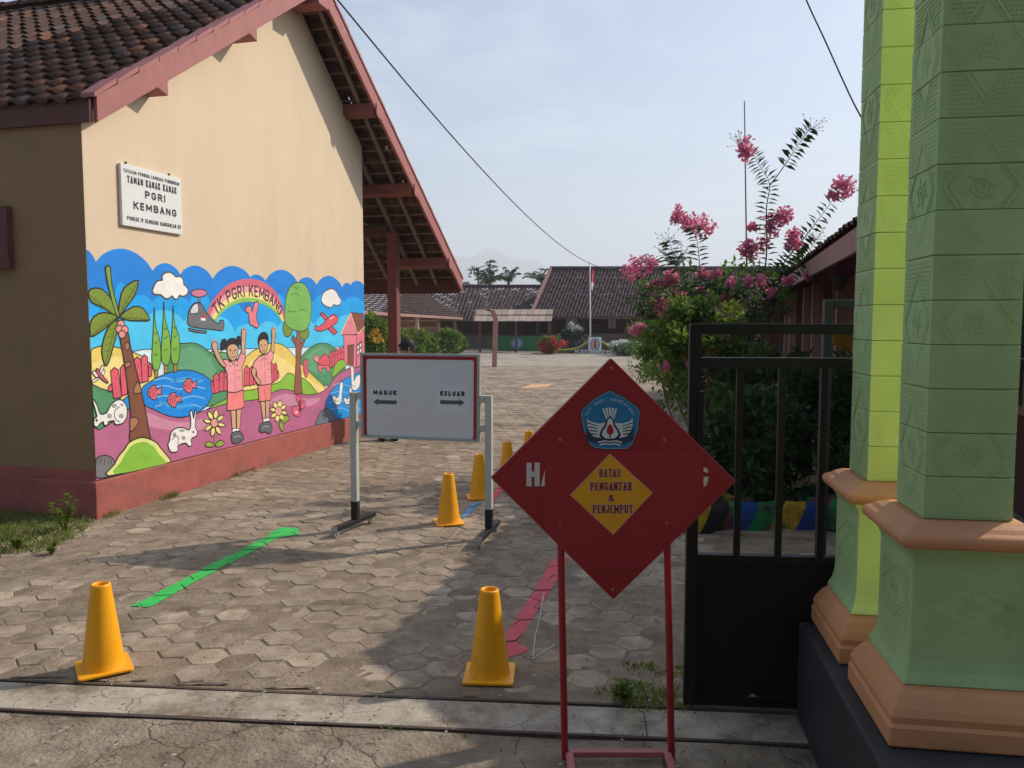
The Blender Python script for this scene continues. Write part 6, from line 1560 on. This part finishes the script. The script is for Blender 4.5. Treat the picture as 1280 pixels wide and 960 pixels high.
# trees beyond the roofs
def palm(px, py, Y, label, nf, fl, seed):
    rg = random.Random(seed); top = P(px, py, Y); base_ = V((top.x + rg.uniform(-1, 1), Y, 0)); t = thing('palm_tree', base_, label, 'palm tree', 'palms beyond the school roofs')
    mb = MB(); mb.tube([base_, base_.lerp(top, .5) + V((.25, 0, 0)), top], [.22, .17, .13], 8); mb.build('trunk', m_bark, t, smooth=True)
    mb = MB()
    for k in range(nf):
        a = 2 * math.pi * k / nf + rg.uniform(-.3, .3); el = rg.uniform(.45, 1.42); L = fl * rg.uniform(.8, 1.15); d = V((math.cos(a), math.sin(a), 0)); pts = []
        for i in range(9):
            s_ = i / 8 * L; pts.append(top + d * (s_ * math.cos(el) * (1 - .08 * s_ / L)) + UP * (s_ * math.sin(el) - .42 * L * (s_ / L) ** 2.4))
        mb.tube(pts, [.03 * (1 - i / 10) for i in range(9)], 4)
        for i in range(1, 9):
            for j in range(4):
                p = pts[i - 1].lerp(pts[i], j / 4); dd_ = (pts[i] - pts[i - 1]).normalized(); sd = dd_.cross(UP).normalized()
                for sg_ in (-1, 1): leaf(mb, p, sd * sg_ + dd_ * .5 - UP * rg.uniform(.3, .9), UP, L * .26 * (1.1 - .6 * i / 9), .075)
    mb.build('crown', [lf_far], t)
palm(636, 350, 72, 'coconut palm with a feathery crown in the gap between the far roofs', 14, 2.0, 1)
palm(676, 350, 78, 'coconut palm half hidden behind the rake of the main block roof', 13, 2.1, 2)
palm(846, 330, 80, 'coconut palm tip showing over the main roof beside the pink flowers', 12, 2.2, 3)
palm(812, 331, 84, 'small palm tip showing over the ridge left of the pink flowers', 12, 1.9, 4)
palm(612, 352, 66, 'dense palm crown beside the open crowned tree beyond the roofs', 16, 1.7, 5)
tb = P(597, 440, 62); t = thing('papaya_tree', V((tb.x, 62, 0)), 'open crowned tree with tiered leaves behind the middle roof', 'tree')
mb = MB(); rg = random.Random(12); top = P(598, 335, 62); mb.tube([V((tb.x, 62, 0)), top], [.16, .05], 7)
mf = MB()
for k in range(15):
    z = .55 + .45 * k / 14; p = V((tb.x, 62, 0)).lerp(top, z); a = rg.uniform(0, 6.28); L = rg.uniform(.6, 1.5) * (1.25 - z * .55); e = p + V((math.cos(a) * L, math.sin(a) * L, .35 * L)); mb.tube([p, e], [.04, .015], 5)
    crown(mf, e, (.5, .5, .16), 7, 16, .22, .10, 500 + k, 1, lobe=.4)
mb.build('trunk', m_bark, t); mf.build('crown', [lf_far], t)
for i, (px, Y, w, z) in enumerate(((585, 66, 2.2, 3.9), (655, 75, 2.6, 4.4), (625, 70, 1.8, 4.2))):
    c = P(px, 360, Y); t = thing('broadleaf_tree', V((c.x, Y, 0)), ('round green tree crown just above the middle roof, left of the palms', 'low tree crown above the middle roof, left of the main roof rake', 'green tree crown between the two palms above the middle roof')[i], 'tree', 'trees beyond the school roofs')
    mb = MB(); mb.tube([V((c.x, Y, 0)), V((c.x, Y, z * .7))], [.16, .08], 7); mb.build('trunk', m_bark, t)
    mb = MB(); crown(mb, V((c.x, Y, z - .7)), (w * .6, w * .6, .75), 46, 34, .26, .14, 600 + i, 1, lobe=.3); mb.build('crown', [lf_far], t)
# ridge of hills, far off
m_hill = MAT('wooded_hill', (0.055, 0.085, 0.04), .95, .3, .01, 0, 1)
def hillpt(u, v):
    x = -4200 + 8000 * u; y = 3900 + 620 * v; h = 70 + 275 * math.exp(-((x + 170) / 330) ** 2) + 125 * math.exp(-((x - 230) / 300) ** 2) + 60 * math.exp(-((x + 900) / 500) ** 2) + 40 * math.exp(-((x - 1500) / 700) ** 2) + 8 * math.sin(x / 60) + 4 * math.sin(x / 23 + 1)
    return V((x, y, -.9 + h * math.sin(math.pi * min(v, 1)) ** .8 * (1 + .06 * math.sin(x / 37 + v * 9))))
mb = MB(); mb.add(*sheet(240, 14, hillpt)); mb.build('hills', m_hill, kind='structure', smooth=True)
# cables
m_cable = MAT('cable', (0.02, 0.02, 0.022), .6, .1, 5, 0)
def cable(pts, r, label):
    mb = MB(); mb.tube([V(p) for p in smooth_poly([tuple(p) for p in pts], 10, False)], r, 5); mb.build('overhead_cable', m_cable, label=label, cat='cable')
ca, cb = P(404, -22, 10.6), P(772, 334, 48.5); cpts = []
for i in range(13):
    t = i / 12; p = ca.lerp(cb, t); p.z -= 1.15 * 4 * t * (1 - t); cpts.append(p)
cable(cpts, .014, 'long sagging cable from the kindergarten gable to the main roof')
cable([P(985, -60, 6.4), P(1008, 0, 6.3), P(1032, 52, 6.2), P(1054, 101, 6.1), P(1073, 140, 6.0), P(1110, 205, 5.8)], .006, 'short cable dropping from above behind the far gate pillar')

# ------------------------------------------------------------------ unseen wall and trees added behind the viewer to darken the shade
mb = MB(); mb.box((-16, -6.2, -.05), (16, -6.0, 2.3)); mb.build('garden_wall', m_greywall, label='grey rendered garden wall across the lane from the school gate', cat='wall')
for i, x in enumerate((-10.5, -6.2, -1.8, 2.8, 7.0, 11.2)):
    rgt = random.Random(900 + i); y = -7.6 + rgt.uniform(-.5, .5) if i < 6 else (1.6, 4.3)[i - 6]; t = thing('shade_tree', V((x, y, 0)), ['broad shade tree over the left end of the garden wall across the lane', 'broad shade tree over the garden wall, second from its left end', 'broad shade tree over the middle of the garden wall, nearer its left end', 'broad shade tree over the middle of the garden wall, nearer its right end', 'broad shade tree over the garden wall, second from its right end', 'broad shade tree over the right end of the garden wall across the lane', 'broad shade tree left of the kindergarten, nearer the lane', 'broad shade tree left of the kindergarten, nearer its side wall'][i], 'tree', 'shade trees across the lane')
    mb = MB(); mb.tube([V((x, y, 0)), V((x + .1, y, 2.4)), V((x + .3, y, 5.5))], [.22, .17, .10], 8); mb.build('trunk', m_bark, t)
    mb = MB(); crown(mb, V((x, y, 5.6 if i < 6 else 4.3)), (2.7, 2.3, 3.2) if i < 6 else (2.1, 1.9, 3.0), 110, 22, .55, .36, 950 + i, 1, lobe=.3, shell=.25); mb.build('crown', [lf_dark], t)

# ------------------------------------------------------------------ person behind the board
SKIN = MAT('skin', (0.33, 0.19, 0.12), .55, .08, 9, .05)
pp = G(484, 551); pp.z = .016
per = thing('person', pp, 'person standing behind the notice board, only black hair and dark shoes showing', 'person')
fwd = V((.35, -.94, 0)).normalized(); sd = V((fwd.y, -fwd.x, 0)).normalized() * -1
def L3(a, b, c): return pp + sd * a + fwd * b + UP * c
lean = lambda z: .28 * max(0, z - .55) / .7                  # stoops towards the yard
def J(a, b, c): return L3(a, b, c) + V((lean(c), 0, 0))
joints = [J(0, 0, .66), J(0, .01, .80), J(0, .02, .95), J(0, .03, 1.04), J(0, .05, 1.10),
          J(-.08, 0, .62), J(-.085, .03, .36), J(-.085, 0, .07), J(-.085, .12, .035), J(.08, 0, .62), J(.085, .03, .36), J(.085, 0, .07), J(.085, .12, .035),
          J(-.15, .02, .99), J(-.20, .03, .80), J(-.19, .13, .64), J(.15, .02, .99), J(.20, .03, .80), J(.19, .13, .64)]
edges = [(0, 1), (1, 2), (2, 3), (3, 4), (0, 5), (5, 6), (6, 7), (7, 8), (0, 9), (9, 10), (10, 11), (11, 12), (2, 13), (13, 14), (14, 15), (2, 16), (16, 17), (17, 18)]
rad = [.105, .10, .115, .05, .045, .085, .058, .038, .03, .085, .058, .038, .03, .05, .038, .028, .05, .038, .028]
def skinned(name, js, es, rs, m, root, parent):
    me = bpy.data.meshes.new(name); o0 = ORG[parent.name]; me.from_pydata([j - o0 for j in js], es, []); me.materials.append(m)
    o = bpy.data.objects.new(name, me); COL.objects.link(o); o.parent = parent; ORG[o.name] = o0
    md = o.modifiers.new('skin', 'SKIN')
    for i, r in enumerate(rs): me.skin_vertices[0].data[i].radius = (r, r); me.skin_vertices[0].data[i].use_root = (i == root)
    ss = o.modifiers.new('sub', 'SUBSURF'); ss.levels = ss.render_levels = 2
    return o
# body with head and fingers as one mesh of joints
hd = J(0, .07, 1.20)
js = joints + [J(0, .06, 1.14), hd, J(0, .065, 1.27)]; es = edges + [(4, 19), (19, 20), (20, 21)]; rs = rad + [.055, .088, .055]
for hand, sg_ in ((15, -1), (18, 1)):
    h = js[hand]; b = len(js); js.append(h + fwd * .02 - UP * .06); es.append((hand, b)); rs.append(.026)
    for k in range(4):
        u = (k - 1.5) * .013; L = (.055, .065, .06, .048)[k]; j = len(js); js += [js[b] + fwd * u - UP * .03, js[b] + fwd * (u * 1.2 + .01) - UP * (.03 + L * .55), js[b] + fwd * (u * 1.2 + .025) - UP * (.03 + L)]; es += [(b, j), (j, j + 1), (j + 1, j + 2)]; rs += [.009, .008, .007]
    j = len(js); js += [h + fwd * .045 - UP * .04, h + fwd * .06 - UP * .075]; es += [(hand, j), (j, j + 1)]; rs += [.010, .008]
skinned('body', js, es, rs, SKIN, 0, per)
mb = MB(); prof = [(.0, .125), (.05, .115), (.085, .08), (.098, .03), (.098, -.01), (.09, -.03)]; hc = J(0, .055, 1.215)
mb.lathe(prof, hc, 20, ax=(sd, fwd, UP)); hb = MB(); hrg = random.Random(2)
for _ in range(260):
    a, e = hrg.uniform(0, 6.28), hrg.uniform(.05, 1.5); n_ = sd * math.cos(a) * math.cos(e) + fwd * math.sin(a) * math.cos(e) + UP * math.sin(e); leaf(mb, hc + n_ * .092 + UP * .008, n_ * .4 + V((hrg.uniform(-1, 1), hrg.uniform(-1, 1), -.5)), n_, .06, .012)
mb.build('hair', MAT('black_hair', (0.012, 0.010, 0.010), .6, .2, 20, .3), per, smooth=True)
fm = MB(); fc = hd + fwd * .083
for s_ in (-1, 1): fm.lathe([(0, .008), (.010, .004), (.012, 0)], fc + sd * .032 * s_ + UP * .012, 10, ax=(sd, UP, fwd))
fm.build('eyes', m_black, per)
fm = MB(); fm.tube([fc + UP * .012, fc + fwd * .016 - UP * .02, fc - UP * .025], [.006, .012, .008], 8); 
for s_ in (-1, 1): fm.tube([hd + sd * .088 * s_ + UP * .02, hd + sd * .097 * s_ - UP * .005, hd + sd * .086 * s_ - UP * .025], [.012, .014, .008], 8)
fm.tube([fc + sd * -.022 - UP * .045, fc + fwd * .003 - UP * .047, fc + sd * .022 - UP * .045], .006, 6); fm.build('face_features', SKIN, per, smooth=True)
SHIRTM = MAT('dark_shirt_cloth', (0.05, 0.05, 0.07), .85, .15, 9, .2); TROUS = MAT('dark_trousers_cloth', (0.03, 0.03, 0.035), .85, .15, 9, .2)
skinned('shirt', [joints[i] for i in (0, 1, 2, 3)] + [joints[13], joints[13].lerp(joints[14], .75), joints[16], joints[16].lerp(joints[17], .75)], [(0, 1), (1, 2), (2, 3), (2, 4), (4, 5), (2, 6), (6, 7)], [.125, .118, .13, .062, .066, .058, .066, .058], SHIRTM, 0, per)
skinned('trousers', [joints[i] for i in (0, 5, 6, 7, 9, 10, 11)], [(0, 1), (1, 2), (2, 3), (0, 4), (4, 5), (5, 6)], [.118, .1, .074, .056, .1, .074, .056], TROUS, 0, per)
for a in (-.085, .085):
    mb = MB(); p0 = J(a, -.06, .035); p1 = J(a, .19, .03); mb.tube([p0 - fwd * .02, p0, p0.lerp(p1, .4) + UP * .008, p0.lerp(p1, .8), p1], [.02, .038, .045, .042, .02], 10); mb.build('shoe', m_blackpaint, per, smooth=True)

# ------------------------------------------------------------------ haze
m_haze = bpy.data.materials.new('haze'); m_haze.use_nodes = True; hn, hl = m_haze.node_tree.nodes, m_haze.node_tree.links
for x in list(hn):
    if x.type == 'BSDF_PRINCIPLED': hn.remove(x)
pv = hn.new('ShaderNodeVolumePrincipled'); pv.inputs['Color'].default_value = (0.86, 0.92, 1.0, 1); pv.inputs['Density'].default_value = 0.00058; pv.inputs['Anisotropy'].default_value = 0.2
hl.new(pv.outputs[0], hn['Material Output'].inputs['Volume'])
if USE_HAZE:
    mb = MB(); mb.box((-4600, -60, -1.06), (4200, 4800, 400)); hz = mb.build('haze', m_haze, kind='stuff'); m_haze.cycles.homogeneous_volume = True
